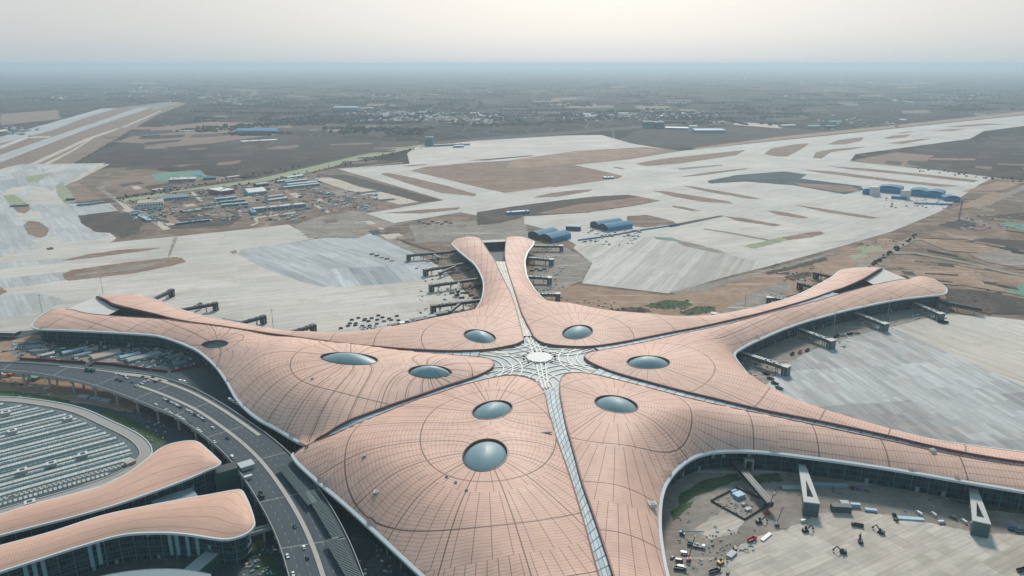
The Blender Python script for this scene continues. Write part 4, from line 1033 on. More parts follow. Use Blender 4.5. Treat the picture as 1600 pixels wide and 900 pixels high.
def car_mesh(c):
    body = paint('car_' + c, CARC[c], 0.3, 0.1, 0.05); mb = MB()
    prof(mb, [(-2.25, 0.3), (2.25, 0.3), (2.3, 0.62), (2.15, 0.8), (1.0, 0.95), (-1.95, 0.98), (-2.28, 0.85), (-2.3, 0.5)], 1.82, 1.74, 0.7, body)
    prof(mb, [(1.05, 0.94), (0.35, 1.42), (-1.15, 1.44), (-1.9, 0.97)], 1.72, 1.4, 1.0, body, M_glass, (0, 2))
    for s_ in (-1, 1): mb.face([(0.85, s_ * 0.845, 1.03), (0.3, s_ * 0.725, 1.36), (-1.1, s_ * 0.725, 1.38), (-1.65, s_ * 0.845, 1.03)], M_glass)
    wheels(mb, 4.5, 1.8); return mb.mesh('car')
def van_mesh(c):
    body = paint('car_' + c, CARC[c], 0.3, 0.1, 0.05); mb = MB()
    prof(mb, [(-2.6, 0.35), (2.6, 0.35), (2.65, 0.9), (2.3, 1.15), (1.55, 2.0), (-2.55, 2.1), (-2.65, 1.0)], 1.95, 1.75, 1.2, body, M_glass, (3,))
    for s_ in (-1, 1): mb.face([(1.9, s_ * 0.985, 1.22), (1.45, s_ * 0.9, 1.85), (-2.3, s_ * 0.9, 1.9), (-2.4, s_ * 0.985, 1.22)], M_glass)
    wheels(mb, 5.2, 1.95, 0.38); return mb.mesh('van')
def truck_mesh(c):
    body = paint('car_' + c, CARC[c], 0.4, 0.1, 0.05); mb = MB()
    prof(mb, [(2.3, 0.6), (4.2, 0.6), (4.25, 1.5), (3.95, 2.6), (2.3, 2.7)], 2.3, 2.2, 1.5, body, M_glass, (2,))
    mb.box((-0.9, 0, 0.7), (6.2, 2.2, 0.25), M_dark); mb.box((-0.9, 0, 0.95), (6.2, 2.4, 0.12), body)
    for s_ in (-1, 1): mb.box((-0.9, s_ * 1.15, 1.05), (6.2, 0.1, 1.0), body)
    mb.box((-3.95, 0, 1.05), (0.1, 2.3, 1.0), body); mb.box((2.15, 0, 1.05), (0.1, 2.3, 1.3), body)
    wheels(mb, 7.6, 2.3, 0.5, 3); return mb.mesh('truck')
_vm = {}
def vehicle(kind, c, loc, rz, label, group=None, cat=None):
    k = (kind, c)
    if k not in _vm: _vm[k] = {'car': car_mesh, 'van': van_mesh, 'truck': truck_mesh}[kind](c)
    o = bpy.data.objects.new({'car': 'car', 'van': 'van', 'truck': 'truck'}[kind], _vm[k]); COL.objects.link(o)
    o.location = loc; o.rotation_euler = (0, 0, rz); return tag(o, label, cat or kind, group)
def road_dir(p):
    i = min(range(NV - 1), key=lambda j: min((va[j] - p).length, (vb[j] - p).length)); d = va[i + 1] - va[i]
    return math.atan2(d.y, d.x)
def zoom1(x, y): return (x / 3.2, 400 + y / 3.2)
def zoom2(x, y): return (x / 3.2, 620 + y / 3.2)
rv = random.Random(11)
def on_road(pp, kind, c, label, group='cars on the elevated road'):
    q = P(pp[0], pp[1], VZ + 0.03); vehicle(kind, c, q, road_dir(q) + rv.uniform(-0.06, 0.06) + (math.pi if rv.random() < .3 else 0), label, group)
WB = {'w': 'white', 'b': 'black', 's': 'silver', 'g': 'grey'}
rowA = [(600, 593, 'w'), (625, 600, 'w'), (632, 612, 'w'), (585, 620, 'b'), (606, 626, 'b'), (663, 632, 'g'), (690, 650, 'w'), (708, 640, 'w'), (715, 606, 'b'), (738, 612, 's'), (722, 631, 'w'), (742, 626, 'w'), (765, 608, 'b'), (778, 630, 'b'), (802, 624, 'g'), (680, 652, 's')]
rowA.sort()
for i, (x, y, c) in enumerate(rowA): on_road(zoom1(x, y), 'car', WB[c], f'{WB[c]} car, {ORD[i]} from the left in the loose cluster where the viaduct widens')
rowB = [(825, 718, 'w'), (842, 726, 'b'), (857, 733, 'w'), (876, 742, 'w'), (890, 750, 'w'), (903, 758, 'b'), (936, 773, 'w'), (955, 782, 'w'), (975, 796, 'b'), (992, 802, 'w'), (1010, 814, 'w'), (1022, 822, 'g')]
for i, (x, y, c) in enumerate(rowB): on_road(zoom1(x, y), 'car', WB[c], f'{WB[c]} car, {ORD[i]} from the left in the row along the pale median kerb')
rowC = [(780, 745, 'w'), (832, 772, 'w'), (843, 778, 's'), (853, 787, 'w'), (888, 802, 'w'), (903, 810, 'w'), (918, 819, 'w'), (932, 828, 'g'), (948, 841, 'b'), (990, 868, 'w'), (1003, 878, 'w')]
for i, (x, y, c) in enumerate(rowC): on_road(zoom1(x, y), 'car', WB[c], f'{WB[c]} car, {ORD[i]} from the left in the row in the middle of the carriageway')
for (x, y, c, k, lab) in ((1065, 157, 'white', 'car', 'white car alone beside the median, level with the parking roof end'), (1138, 209, 'black', 'car', 'black car alone on the pale median kerb'), (1074, 228, 'white', 'car', 'white car alone by the outer parapet above the upper rounded roof'),
                          (1163, 306, 'white', 'van', 'white van stopped by the pale roofed booth on the viaduct'), (1308, 497, 'dark', 'truck', 'dark truck by the outer parapet below the booth'), (1474, 649, 'dark', 'car', 'dark car standing at the median on the lower bend'),
                          (1520, 755, 'white', 'car', 'white car on the median kerb near the bottom of the road'), (1438, 799, 'white', 'car', 'white car near the outer parapet on the lowest bend'), (1537, 806, 'dark', 'car', 'dark car just below the white car at the median, near the picture edge'), (1466, 889, 'white', 'car', 'white car lowest on the road at the bottom edge')):
    on_road(zoom2(x, y), k, c, lab, 'vehicles on the lower bend of the elevated road')
on_road(zoom1(460, 576), 'truck', 'green', 'green truck on the far left stretch of the viaduct', 'vehicles on the far stretch of the elevated road')
on_road(zoom1(440, 574), 'truck', 'green', 'darker green truck following close behind, left of the other green truck', 'vehicles on the far stretch of the elevated road')
on_road(zoom1(905, 628), 'van', 'white', 'white van by the upper side kerb under the terminal eave', 'vehicles on the far stretch of the elevated road')
on_road(zoom1(925, 633), 'van', 'white', 'white van, right one of two by the upper side kerb', 'vehicles on the far stretch of the elevated road')
for i, (x, y) in enumerate(((1150, 720), (1170, 732), (1188, 742))): on_road(zoom1(x, y), 'van', 'white', f'white van, {ORD[i]} of three parked beside the eave near the bend', 'vans beside the eave')
# booth on the road
q = P(385, 730, VZ); bt = tag(empty('booth', q, road_dir(q)), 'pale flat roofed site booth standing on the viaduct carriageway', 'booth')
mb = MB(); mb.box((0, 0, 0), (8.5, 10, 3.0), paint('booth_wall', (0.30, 0.36, 0.38), 0.6)); mb.build('wall', bt)
mb = MB(); mb.box((0, 0, 3.003), (9.6, 11.2, 0.35), paint('booth_roof', (0.42, 0.47, 0.48), 0.5, 0, 0.12)); mb.build('roof', bt)
mb = MB(); mb.box((0, -5.04, 1.0), (6, 0.06, 1.3), M_glass); mb.build('window', bt)
q = P(388, 748, VZ); o = MB().box((q.x, q.y, VZ), (2.6, 6, 2.6), paint('container_grey', (0.36, 0.39, 0.40), 0.6), road_dir(q), taper=0.97)
o.box((q.x, q.y, VZ + 2.603), (2.7, 6.1, 0.15), M_rim, road_dir(q)); tag(o.place('site_container'), 'small grey container just below the pale booth on the viaduct', 'container')

# ---------------------------------------------------------------- parking building with the striped roof
PZ = 9.0
oval = [(-260, 640), (-120, 619), (0, 620), (62, 625), (125, 637), (175, 658), (219, 680), (238, 701), (232, 719), (200, 742), (120, 772), (0, 806), (-150, 850), (-300, 880)]
ov = smooth_line([P(x, y, PZ) for x, y in oval], True, 5)
pc = sum(ov, Vector()) / len(ov)
park = tag(empty('parking_building', (pc.x, pc.y, 0)), 'low oval parking building whose flat roof is covered with long pale louvre strips', 'parking building')
M_prf = ground_mat('parking_roof_deck', (0.10, 0.14, 0.15), (0.17, 0.20, 0.205), (0.26, 0.27, 0.26), 0.05, 0.3)
mb = MB(); mb.flat([(p.x, p.y) for p in ov], PZ, M_prf); mb.build('roof', park, True)
def inset(line, d):
    n = len(line); res = []
    ar = sum(line[i].x * line[(i + 1) % n].y - line[(i + 1) % n].x * line[i].y for i in range(n)); sg = 1 if ar > 0 else -1
    for i in range(n):
        t_ = line[(i + 1) % n] - line[i - 1]; t_.z = 0; t_.normalize(); res.append(Vector((line[i].x - t_.y * sg * d, line[i].y + t_.x * sg * d, line[i].z)))
    return res
mb = MB(); i1 = inset(ov, 0.8); L = 0
up = Vector((0, 0, 1))
mb.grid([[p + up * 0.9 for p in i1], [p + up * 0.9 for p in ov], [p - up * 1.2 for p in ov]], M_rim, True); mb.grid([[p + up * 0.9 for p in i1], [p for p in i1]], M_rim, True); mb.build('parapet', park, True)
M_pfac = facade_mat('parking_facade', 4.0, 3.0, (0.03, 0.06, 0.065), (0.16, 0.19, 0.19), 0.12)
mb = MB(); wall(mb, inset(ov, 1.5) + inset(ov, 1.5)[:1], 0, PZ - 0.3, M_pfac); mb.build('wall', park, True)
r1, r2 = inset(ov, 9.0), inset(ov, 10.0)
mb = MB(); mb.grid([[p + up * 0.02 for p in r1], [p + up * 0.7 for p in r1], [p + up * 0.7 for p in r2], [p + up * 0.02 for p in r2]], M_kerb, True); mb.grid([[p + up * 0.25 for p in inset(ov, 1.0)], [p + up * 0.25 for p in r1]], paint('roof_border', (0.31, 0.30, 0.28), .85, 0, .15, .1), True); mb.build('ring_kerb', park, True)
inn = inset(ov, 12.5); ia = np.array([(p.x, p.y) for p in inn])
def louvre_mat(name, a, b, per):
    t = NT(name); tc = t.n('ShaderNodeTexCoord').outputs['Object']; x, y, z = t.xyz(tc)
    ci = t.n('ShaderNodeCombineXYZ'); t.put(ci.inputs[0], t.M('FLOOR', t.M('DIVIDE', x, per))); w = t.white(ci.outputs[0])
    c = t.V('SCALE', a, t.M('MULTIPLY_ADD', w, 0.4, 0.8))
    c = t.mix(t.M('LESS_THAN', t.M('FRACT', t.M('DIVIDE', x, per)), 0.34), c, b)
    return t.done(c, 0.6, 0, 0.3)
M_l1 = louvre_mat('louvre_pale', (0.50, 0.50, 0.48), (0.42, 0.40, 0.37), 1.9); M_l2 = louvre_mat('louvre_grey', (0.17, 0.23, 0.25), (0.10, 0.15, 0.17), 3.6)
M_l3 = paint('roof_channel_teal', (0.04, 0.10, 0.105), 0.35); M_l4 = louvre_mat('louvre_dots', (0.42, 0.40, 0.37), (0.08, 0.09, 0.09), 3.2)
da = (P(120, 655, PZ) - P(0, 684, PZ)); ang = math.atan2(da.y, da.x); dx = Vector((math.cos(ang), math.sin(ang), 0)); dn = Vector((-math.sin(ang), math.cos(ang), 0))
base = P(60, 720, PZ); rows_ = np.array([((p - base).dot(dx), (p - base).dot(dn)) for p in inn])
lo, hi = rows_[:, 1].min(), rows_[:, 1].max()
pat = [(0.0, 4.2, M_l1, 0.7), (4.5, 3.0, M_l3, 0.3), (7.9, 2.2, M_l2, 0.5), (10.6, 1.8, M_l1, 0.5), (12.6, 2.4, M_l3, 0.3)]
v0 = lo; rowi = 0
while v0 < hi:
    for (o_, w_, m_, h_) in pat:
        vv = v0 + o_ + w_ / 2
        xs = []
        for i in range(len(rows_)):
            (x1, y1), (x2, y2) = rows_[i], rows_[(i + 1) % len(rows_)]
            if (y1 > vv) != (y2 > vv): xs.append(x1 + (x2 - x1) * (vv - y1) / (y2 - y1))
        if len(xs) < 2: continue
        x1, x2 = min(xs) + 3, max(xs) - 3
        x1 = max(x1, -120)
        if x2 - x1 < 8: continue
        mm = M_l4 if (rowi <= 1 and m_ is not M_l3) else m_
        if rowi > 1 and rowi % 3 == 1 and o_ == 10.6: mm = M_l3; x2 = x1 + (x2 - x1) * (0.55 + 0.3 * ((rowi * 7) % 3) / 2)
        cuts = [x1, x2]
        if m_ in (M_l2,) and rowi % 2: cuts = [x1, x1 + (x2 - x1) * 0.55, x1 + (x2 - x1) * 0.55 + 4, x2]
        for c1, c2 in zip(cuts[::2], cuts[1::2]):
            ct = base + dx * ((c1 + c2) / 2) + dn * vv
            s = MB(); s.box((0, 0, 0.01), (c2 - c1, w_, h_), mm)
            o = s.build('roof_strip', park); o.location = (ct.x - pc.x, ct.y - pc.y, PZ); o.rotation_euler = (0, 0, ang)
    v0 += 15.4; rowi += 1
for (x, y) in ((30, 80), (62, 172), (340, 108), (415, 290), (258, 335), (112, 370), (150, 530)):
    q = P(x / 3.2, 620 + y / 3.2, PZ + 2); s = MB(); s.box((0, 0, 0), (6.5, 5.5, 3.0), M_kerb); s.box((0, 0, 3.0), (7.0, 6.0, 0.3), M_rim); s.box((0, 0, 3.3), (3.4, 2.8, 0.25), M_dark)
    o = s.build('roof_unit', park); o.location = (q.x - pc.x, q.y - pc.y, PZ); o.rotation_euler = (0, 0, ang)
q = P(650 / 3.2, 620 + 330 / 3.2, PZ + 1); s = MB(); s.box((0, 0, 0), (7, 6, 2.6), paint('tan_box', (0.45, 0.32, 0.24), 0.8)); s.box((0, 0, 2.6), (7.3, 6.3, .2), M_kerb); o = s.build('stair_box', park); o.location = (q.x - pc.x, q.y - pc.y, PZ); o.rotation_euler = (0, 0, ang + .3)

# ---------------------------------------------------------------- transport centre: two long wings with rounded tan roofs
def wing_mat():
    t = NT('wing_roof_panels'); uv = t.n('ShaderNodeUVMap'); uv.uv_map = 'UVMap'; u, v, _ = t.xyz(uv.outputs[0]); p = t.pos()
    big = t.noise(p, 0.02, 5, 0.6, 0.5); sm = t.noise(p, 0.15, 4, 0.7)
    a = t.M('ABSOLUTE', t.M('SUBTRACT', t.M('FRACT', t.M('MULTIPLY', v, 5.0)), 0.5)); ln = t.M('LESS_THAN', a, 0.028)
    tk = t.M('LESS_THAN', t.M('FRACT', t.M('DIVIDE', u, 1.9)), 0.17)
    xx = t.M('LESS_THAN', t.M('FRACT', t.M('DIVIDE', u, 92.0)), 0.0)
    fv = t.M('LESS_THAN', t.M('FRACT', t.M('MULTIPLY', v, 40.0)), 0.14)
    ci = t.n('ShaderNodeCombineXYZ'); t.put(ci.inputs[0], t.M('FLOOR', t.M('DIVIDE', u, 7.6))); t.put(ci.inputs[1], t.M('FLOOR', t.M('MULTIPLY', v, 40.0))); w = t.white(ci.outputs[0])
    k = t.M('MULTIPLY', t.M('MULTIPLY_ADD', big, 0.22, 0.89), t.M('MULTIPLY', t.M('MULTIPLY_ADD', sm, 0.2, 0.9), t.M('MULTIPLY_ADD', w, 0.1, 0.95)))
    c = t.V('SCALE', (0.63, 0.385, 0.29), k)
    c = t.mix(t.M('MULTIPLY', t.M('MAXIMUM', tk, fv), 0.42), c, (0.30, 0.17, 0.13))
    c = t.mix(t.M('MULTIPLY', t.M('MAXIMUM', ln, xx), 0.5), c, (0.14, 0.09, 0.08))
    return t.done(c, 0.6, 0, 0.25)
M_wing = wing_mat(); WZ = 24.0
M_hfac = facade_mat('transport_centre_facade', 2.2, 3.6, (0.012, 0.045, 0.055), (0.045, 0.10, 0.11), 0.14)
hq = P(200, 800, 0)
tc_ = tag(empty('transport_centre', hq), 'long building with two rounded tan roof wings and dark glass storeys beside the viaduct', 'building')
W1u = [(-160, 838), (-60, 817), (0, 804), (47, 789), (141, 765), (187, 747), (219, 726), (244, 706), (256, 698), (269, 693), (294, 689), (309, 691), (325, 704), (336, 714), (344, 722)]
W1l = [(-160, 878), (-60, 852), (0, 836), (62, 820), (125, 804), (187, 786), (250, 764), (300, 745), (322, 735), (337, 729), (341, 727), (343, 725), (344, 724), (344, 723), (344, 722)]
W2u = [(-160, 890), (-60, 869), (0, 853), (78, 832), (156, 807), (219, 793), (281, 781), (328, 773), (360, 767), (375, 765), (383, 776), (390, 792), (395, 807), (397, 816), (397, 820)]
W2l = [(-160, 942), (-60, 914), (0, 893), (62, 873), (125, 853), (187, 836), (234, 832), (281, 833), (331, 840), (345, 842), (359, 842), (373, 838.5), (384, 834), (392, 828), (397, 820)]
for U, Lw, lab in ((W1u, W1l, 'upper tan roof wing with blunt rounded end'), (W2u, W2l, 'lower tan roof wing with rounded end')):
    a = smooth_line([P(x, y, WZ) for x, y in U], step=4); b = smooth_line([P(x, y, WZ) for x, y in Lw], step=4)
    n = 90; a, b = resample(a, n), resample(b, n); m = 14; mb = MB(); Ls = [0]
    for i in range(n - 1): Ls.append(Ls[-1] + ((a[i + 1] - a[i]).length + (b[i + 1] - b[i]).length) / 2)
    def pt_(i, k):
        f = k / m; p = a[i].lerp(b[i], f); w_ = (a[i] - b[i]).length
        return Vector((p.x, p.y, WZ + min(4.0, w_ * 0.12) * (1 - (2 * f - 1) ** 2)))
    for i in range(n - 1):
        for k in range(m):
            mb.face([pt_(i, k), pt_(i, k + 1), pt_(i + 1, k + 1), pt_(i + 1, k)], M_wing, [(Ls[i], k / m), (Ls[i], (k + 1) / m), (Ls[i + 1], (k + 1) / m), (Ls[i + 1], k / m)])
    me_ = mb.build('roof_wing', tc_, True); me_['label'] = lab
    bm = bmesh.new(); bm.from_mesh(me_.data); bmesh.ops.remove_doubles(bm, verts=bm.verts, dist=0.01); bm.to_mesh(me_.data); bm.free()
    for pg in me_.data.polygons: pg.use_smooth = True
    loop = a + b[::-1][1:]
    loop = [p for i, p in enumerate(loop) if (p - loop[i - 1]).length > 0.3]
    if sum(loop[i - 1].x * loop[i].y - loop[i].x * loop[i - 1].y for i in range(len(loop))) < 0: loop = loop[::-1]
    o1 = inset(loop, -0.8); i1 = inset(loop, 0.5)
    rm = MB(); rm.grid([[p + up * 0.25 for p in i1], [p + up * 0.25 for p in o1], [p - up * 1.3 for p in o1], [p - up * 1.5 for p in i1]], M_rim, True); rm.build('eave_rim', tc_, True)
    iw = inset(loop, 4.0)
    fc = MB(); fc.grid([[p - up * 1.4 for p in i1], [p - up * 1.4 for p in iw]], M_soffit, True); fc.build('soffit', tc_, True)
    fc = MB(); wall(fc, iw + iw[:1], 0, WZ - 1.4, M_hfac); fc.build('facade', tc_, True)
    for zz in (5.0, 10.0, 15.0):
        sl = MB(); q1, q2 = inset(loop, 3.2), inset(loop, 4.4)
        sl.grid([[p - up * (WZ - zz - .5) for p in q2], [p - up * (WZ - zz - .5) for p in q1], [p - up * (WZ - zz) for p in q1], [p - up * (WZ - zz) for p in q2]], paint('floor_edge', (0.07, 0.115, 0.125), 0.4), True); sl.build('floor_band', tc_, True)
    for pg in (a, b):
        pass
    if U is W2u:
        M_pale = paint('pale_glass_panel', (0.20, 0.36, 0.38), 0.25, 0, 0.3)
        sw = inset(loop, 3.6)
        for (x, y0) in ((38, 878), (52, 873), (66, 868), (142, 850), (156, 846), (262, 838), (276, 838), (290, 838), (304, 840)):
            t_ = P(x, y0 + 8, 16); j = min(range(len(sw)), key=lambda k: (sw[k].x - t_.x) ** 2 + (sw[k].y - t_.y) ** 2)
            s = MB(); s.box((sw[j].x, sw[j].y, 4), (2.4, 0.9, 17.0), M_pale, math.atan2(sw[j].y - sw[j - 1].y, sw[j].x - sw[j - 1].x)); s.build('light_panel', tc_, True)
# glass roofed link between the wings, bridge to the viaduct
a, b = P(240, 792, 14), P(305, 770, 14); d = b - a
s = MB(); s.box(((a.x + b.x) / 2, (a.y + b.y) / 2, 0), (d.length, 16, 15), M_hfac, math.atan2(d.y, d.x), paint('link_roof', (0.28, 0.36, 0.38), 0.4, 0, 0.2, 0.3)); s.build('link_block', tc_, True)
M_net = paint('green_netting', (0.028, 0.105, 0.085), 0.9, 0, 0.25, 0.3)
a, b = P(338, 752, 8), P(372, 742, 8); d = b - a
s = MB(); s.box(((a.x + b.x) / 2, (a.y + b.y) / 2, 0), (d.length + 4, 12, 17), M_net, math.atan2(d.y, d.x), taper=0.98); s.box(((a.x + b.x) / 2, (a.y + b.y) / 2, 17.0), (d.length + 3, 11, 0.4), M_dark, math.atan2(d.y, d.x))
tag(s.place('netted_stair_tower'), 'stair block wrapped in dark green netting between upper rounded wing and viaduct', 'stair tower')
a, b = P(296, 893, 9), P(334, 861, 9); d = b - a; rz = math.atan2(d.y, d.x)
t = tag(empty('covered_ramp', (a.lerp(b, .5).x, a.lerp(b, .5).y, 0), rz), 'covered ramp with grey roof and green netted sides below the lower rounded wing', 'ramp')
s = MB(); s.box((0, 0, 0), (d.length + 8, 13, 8.6), M_net); s.build('netted_side', t); s = MB(); s.box((0, 0, 8.603), (d.length + 8.5, 10, 0.4), paint('ramp_roof', (0.33, 0.36, 0.36), 0.7)); s.build('roof', t)
a, b = P(372, 838, 11), P(424, 822, 11); d = b - a; rz = math.atan2(d.y, d.x)
t = tag(empty('footbridge', (a.lerp(b, .5).x, a.lerp(b, .5).y, 0), rz), 'short grey footbridge joining the lower rounded wing to the viaduct', 'footbridge')
s = MB(); s.box((0, 0, 9.5), (d.length, 5, 0.8), M_conc); s.build('deck', t)
for y in (-2.4, 2.4): s = MB(); s.box((0, y, 10.303), (d.length, 0.2, 1.6), M_pfac); s.build('parapet', t)
for x in (-d.length / 4, d.length / 4): s = MB(); s.box((x, 0, 0), (1.4, 1.4, 9.5), M_conc); s.build('pillar', t)
cv = [P(x, y, 12) for x, y in ((150, 902), (190, 894), (240, 889), (290, 890), (330, 897))]; cv2 = [P(x, y, 12) for x, y in ((150, 930), (190, 925), (240, 922), (290, 922), (330, 928))]
s1_, s2_ = resample(smooth_line(cv, step=4), 24), resample(smooth_line(cv2, step=4), 24)
t = tag(empty('curved_canopy', (s1_[12].x, s1_[12].y, 0)), 'low curved white edged roof at the bottom edge below the lower wing', 'canopy')
s = MB(); s.grid([s1_, s2_], paint('canopy_roof', (0.22, 0.28, 0.30), 0.5)); s.build('roof', t, True)
s = MB(); s.grid([[p + up * 0.3 for p in s1_], [p - up * 0.9 for p in s1_]], M_rim); s.build('roof_edge', t, True)
for k in (3, 12, 20): s = MB(); s.bar((s2_[k].x, s2_[k].y, 0), (s2_[k].x, s2_[k].y, 12), 0.8, 0.8, M_conc); s.build('post', t, True)
# ---------------------------------------------------------------- jet bridges
M_jb = paint('bridge_side_glass', (0.06, 0.115, 0.125), 0.3, 0, 0.3, 0.4); M_jroof = paint('bridge_roof_pale', (0.50, 0.50, 0.48), 0.6, 0, 0.15, 0.2); M_jdark = paint('bridge_dark', (0.035, 0.05, 0.055), 0.5, 0.1)
def jet_bridge(p1, p2, label, z=7.5, w=5.5, arm=None, dark=False, group='jet bridges round the terminal piers', pav=True, ribs=True):
    a, b = P(p1[0], p1[1], z + 3), P(p2[0], p2[1], z + 3); d = b - a; n = d.length; rz = math.atan2(d.y, d.x)
    t = tag(empty('jet_bridge', (a.x, a.y, 0), rz), label, 'jet bridge', group)
    side, roof = (M_jdark, M_jdark) if dark else (M_jb, M_jroof)
    s = MB(); s.box((n / 2, 0, z - 0.6), (n, w, 3.4), side)
    for k in range(int(n / 4)):
        for sy in (-1, 1): s.box((2 + k * 4, sy * (w / 2 + 0.04), z - 0.6), (0.3, 0.12, 3.4), M_soffit if not dark else M_slat)
    s.build('corridor', t)
    s = MB(); s.box((n / 2, 0, z + 2.803), (n + 0.6, w + 0.7, 0.35), M_dark if not dark else M_slat); s.box((n / 2, -w * 0.27, z + 3.155), (n, w * 0.36, 0.25), roof if not dark else M_jdark); s.box((n / 2, w * 0.27, z + 3.155), (n, w * 0.36, 0.25), roof if not dark else M_jdark)
    s.build('roof', t)
    for k in range(max(2, int(n / 16))):
        x = n * (k + 0.6) / max(2, int(n / 16)); s = MB()
        for sy in (-1, 1): s.box((x, sy * w * 0.3, 0), (0.7, 0.7, z - 0.6), M_conc)
        s.bar((x, -w * .45, z - 0.9), (x, w * .45, z - 0.9), 0.8, 0.6, M_conc); s.build('support', t)
    if pav:
        s = MB(); s.box((n + 2.6, 0, 0.8), (6.5, w + 2.4, z + 2.6), side); s.box((n + 2.6, 0, z + 3.403), (7.2, w + 3.2, 0.4), roof)
        for sy in (-1, 1): s.box((n + 2.6, sy * (w / 2 + 1.5), 0), (0.8, 0.8, z), M_conc)
        s.build('end_pavilion', t)
        s = MB()
        for k in range(4): s = MB(); s.box((n - 6 - k * 5, (-1) ** k * 1.0, z + 3.41), (2.2, 1.5, 0.9), M_soffit); s.build('roof_equipment', t)
    if arm:
        c = P(arm[0][0], arm[0][1], z + 2); e = P(arm[1][0], arm[1][1], z + 2)
        R_i = Matrix.Rotation(-rz, 3, 'Z'); c, e = R_i @ (c - Vector((a.x, a.y, 0))), R_i @ (e - Vector((a.x, a.y, 0)))
        s = MB(); s.bar((c.x, c.y, z + 1), (e.x, e.y, z - 0.5), 3.2, 3.0, M_jdark); s.box((e.x, e.y, 0), (1.6, 1.6, z - 1.5), M_jdark); s.box((e.x, e.y, z - 2.2), (4.4, 4.4, 3.6), M_jdark); s.build('boarding_arm', t)
    return t
z7 = lambda x, y: (1100 + x / 3.2, 380 + y / 3.2)
z5 = lambda x, y: (550 + x / 3.2, 340 + y / 3.2)
z8 = lambda x, y: (1000 + x / 2.6667, 620 + y / 2.6667)
jet_bridge(z7(160, 535), z7(400, 612), 'pale roofed jet bridge by the notch of the right wing, nearest the hub', w=6)
jet_bridge(z7(440, 412), z7(628, 482), 'pale roofed jet bridge under the right wing, second from the notch', w=6)
jet_bridge(z7(720, 332), z7(895, 398), 'pale roofed jet bridge under the right wing, third from the notch', w=6)
jet_bridge(z7(1025, 285), z7(1175, 348), 'pale roofed jet bridge near the tip of the right wing', w=6)
jet_bridge(z7(1140, 278), z7(1390, 325), 'unfinished steel framed jet bridge reaching out from the tip of the right wing', w=6, dark=True, pav=False)
jet_bridge(z8(395, 265), z8(545, 440), 'dark sloping covered walkway leading down beside the fenced plot', z=6, w=5, dark=True, pav=False)
def split_bridge(p0, p1, hw0, hw1, label):
    """white bridge that forks into two ramps round a slot and ends on a glass block"""
    z = 9.0; a, b = P(*p0, z + 3), P(*p1, z + 3); d = b - a; n = d.length; rz = math.atan2(d.y, d.x)
    t = tag(empty('forked_bridge', (a.x, a.y, 0), rz), label, 'jet bridge', 'white forked bridges in the lower right yard')
    M_w = paint('forked_bridge_white', (0.46, 0.46, 0.44), 0.7, 0, 0.15, 0.3)
    def hw(f): return hw0 + (hw1 - hw0) * f
    s0, s1 = 0.42, 0.86
    s = MB()
    for sg in (1, -1):
        out_ = [(n * f, sg * hw(f)) for f in (0, s0, s1, 1.0)]
        inn_ = [(n, 0), (n * s1, 0), (n * s1, sg * hw1 * 0.42), (n * s0, 0), (0, 0)]
        poly = out_ + inn_
        s.prism(poly if sg < 0 else poly[::-1], z + 2.4, z + 3.2, M_w, None, True)
    s.build('roof', t)
    s = MB()
    for sg in (1, -1):
        pts = [(n * f, sg * (hw(f) - 0.5)) for f in (0, s0, s1)]
        for q1, q2 in zip(pts, pts[1:]): s.face([(*q1, z - 1), (*q2, z - 1), (*q2, z + 2.4), (*q1, z + 2.4)], M_jb)
    s.face([(0, -hw0 + .5, z - 1), (0, hw0 - .5, z - 1), (n * s0, hw(s0) - .5, z - 1), (n * s0, -hw(s0) + .5, z - 1)], M_jb); s.build('corridor', t)
    s = MB(); s.box((n * 0.95, 0, 0), (n * 0.13, 2 * hw1 * 0.94, z + 2.38), M_fac if False else M_jb); s.build('end_block', t)
    for f in (0.25, 0.6):
        for sg in (1, -1): s = MB(); s.box((n * f, sg * hw(f) * .6, 0), (0.9, 0.9, z - 1), M_conc); s.build('support', t)
split_bridge(z8(675, 283), z8(716, 442), 2.8, 5.7, 'white forked bridge beside the dark site container, left of the two forked bridges')
split_bridge(z8(1388, 378), z8(1424, 524), 2.8, 5.7, 'white forked bridge at the far right of the yard')
z1 = zoom1
for i, (p1, p2, arm) in enumerate((((755, 218), (850, 172), None), ((880, 270), (1065, 237), ((960, 258), (1000, 232))), ((1185, 335), (1305, 303), ((1200, 330), (1115, 312))), ((1440, 380), (1555, 348), None))):
    jet_bridge(z1(*p1), z1(*p2), f'dark jet bridge behind the left wing, {ORD[i]} from the wing tip', w=4, dark=True, arm=(z1(*arm[0]), z1(*arm[1])) if arm else None, group='dark jet bridges behind the left wing')
for i, (p1, p2, arm) in enumerate((((520, 165), (290, 185), ((400, 172), (430, 195))), ((590, 222), (375, 258), ((520, 240), (440, 270))), ((650, 300), (405, 335), ((535, 315), (530, 360))), ((648, 408), (415, 438), ((540, 428), (490, 462))))):
    jet_bridge(z5(*p1), z5(*p2), f'dark jet bridge on the left of the far pier, {ORD[i]} from its tip', w=4.5, dark=True, arm=(z5(*arm[0]), z5(*arm[1])), group='dark jet bridges on the left of the far pier')
for i, (p1, p2) in enumerate((((905, 138), (1040, 140)), ((880, 198), (990, 208)), ((878, 292), (980, 298)), ((925, 380), (1020, 380)))):
    jet_bridge(z5(*p1), z5(*p2), f'grey jet bridge on the right of the far pier, {ORD[i]} from its tip', w=5, group='grey jet bridges on the right of the far pier')
for i, (p1, p2) in enumerate((((660, 168), (570, 148)), ((575, 222), (490, 200)), ((440, 280), (335, 272)), ((130, 358), (60, 352)))):
    jet_bridge(z7(*p1), z7(*p2), f'jet bridge behind the upper edge of the right wing, {ORD[i]} from the tip', w=5, dark=i < 2, group='jet bridges behind the right wing')
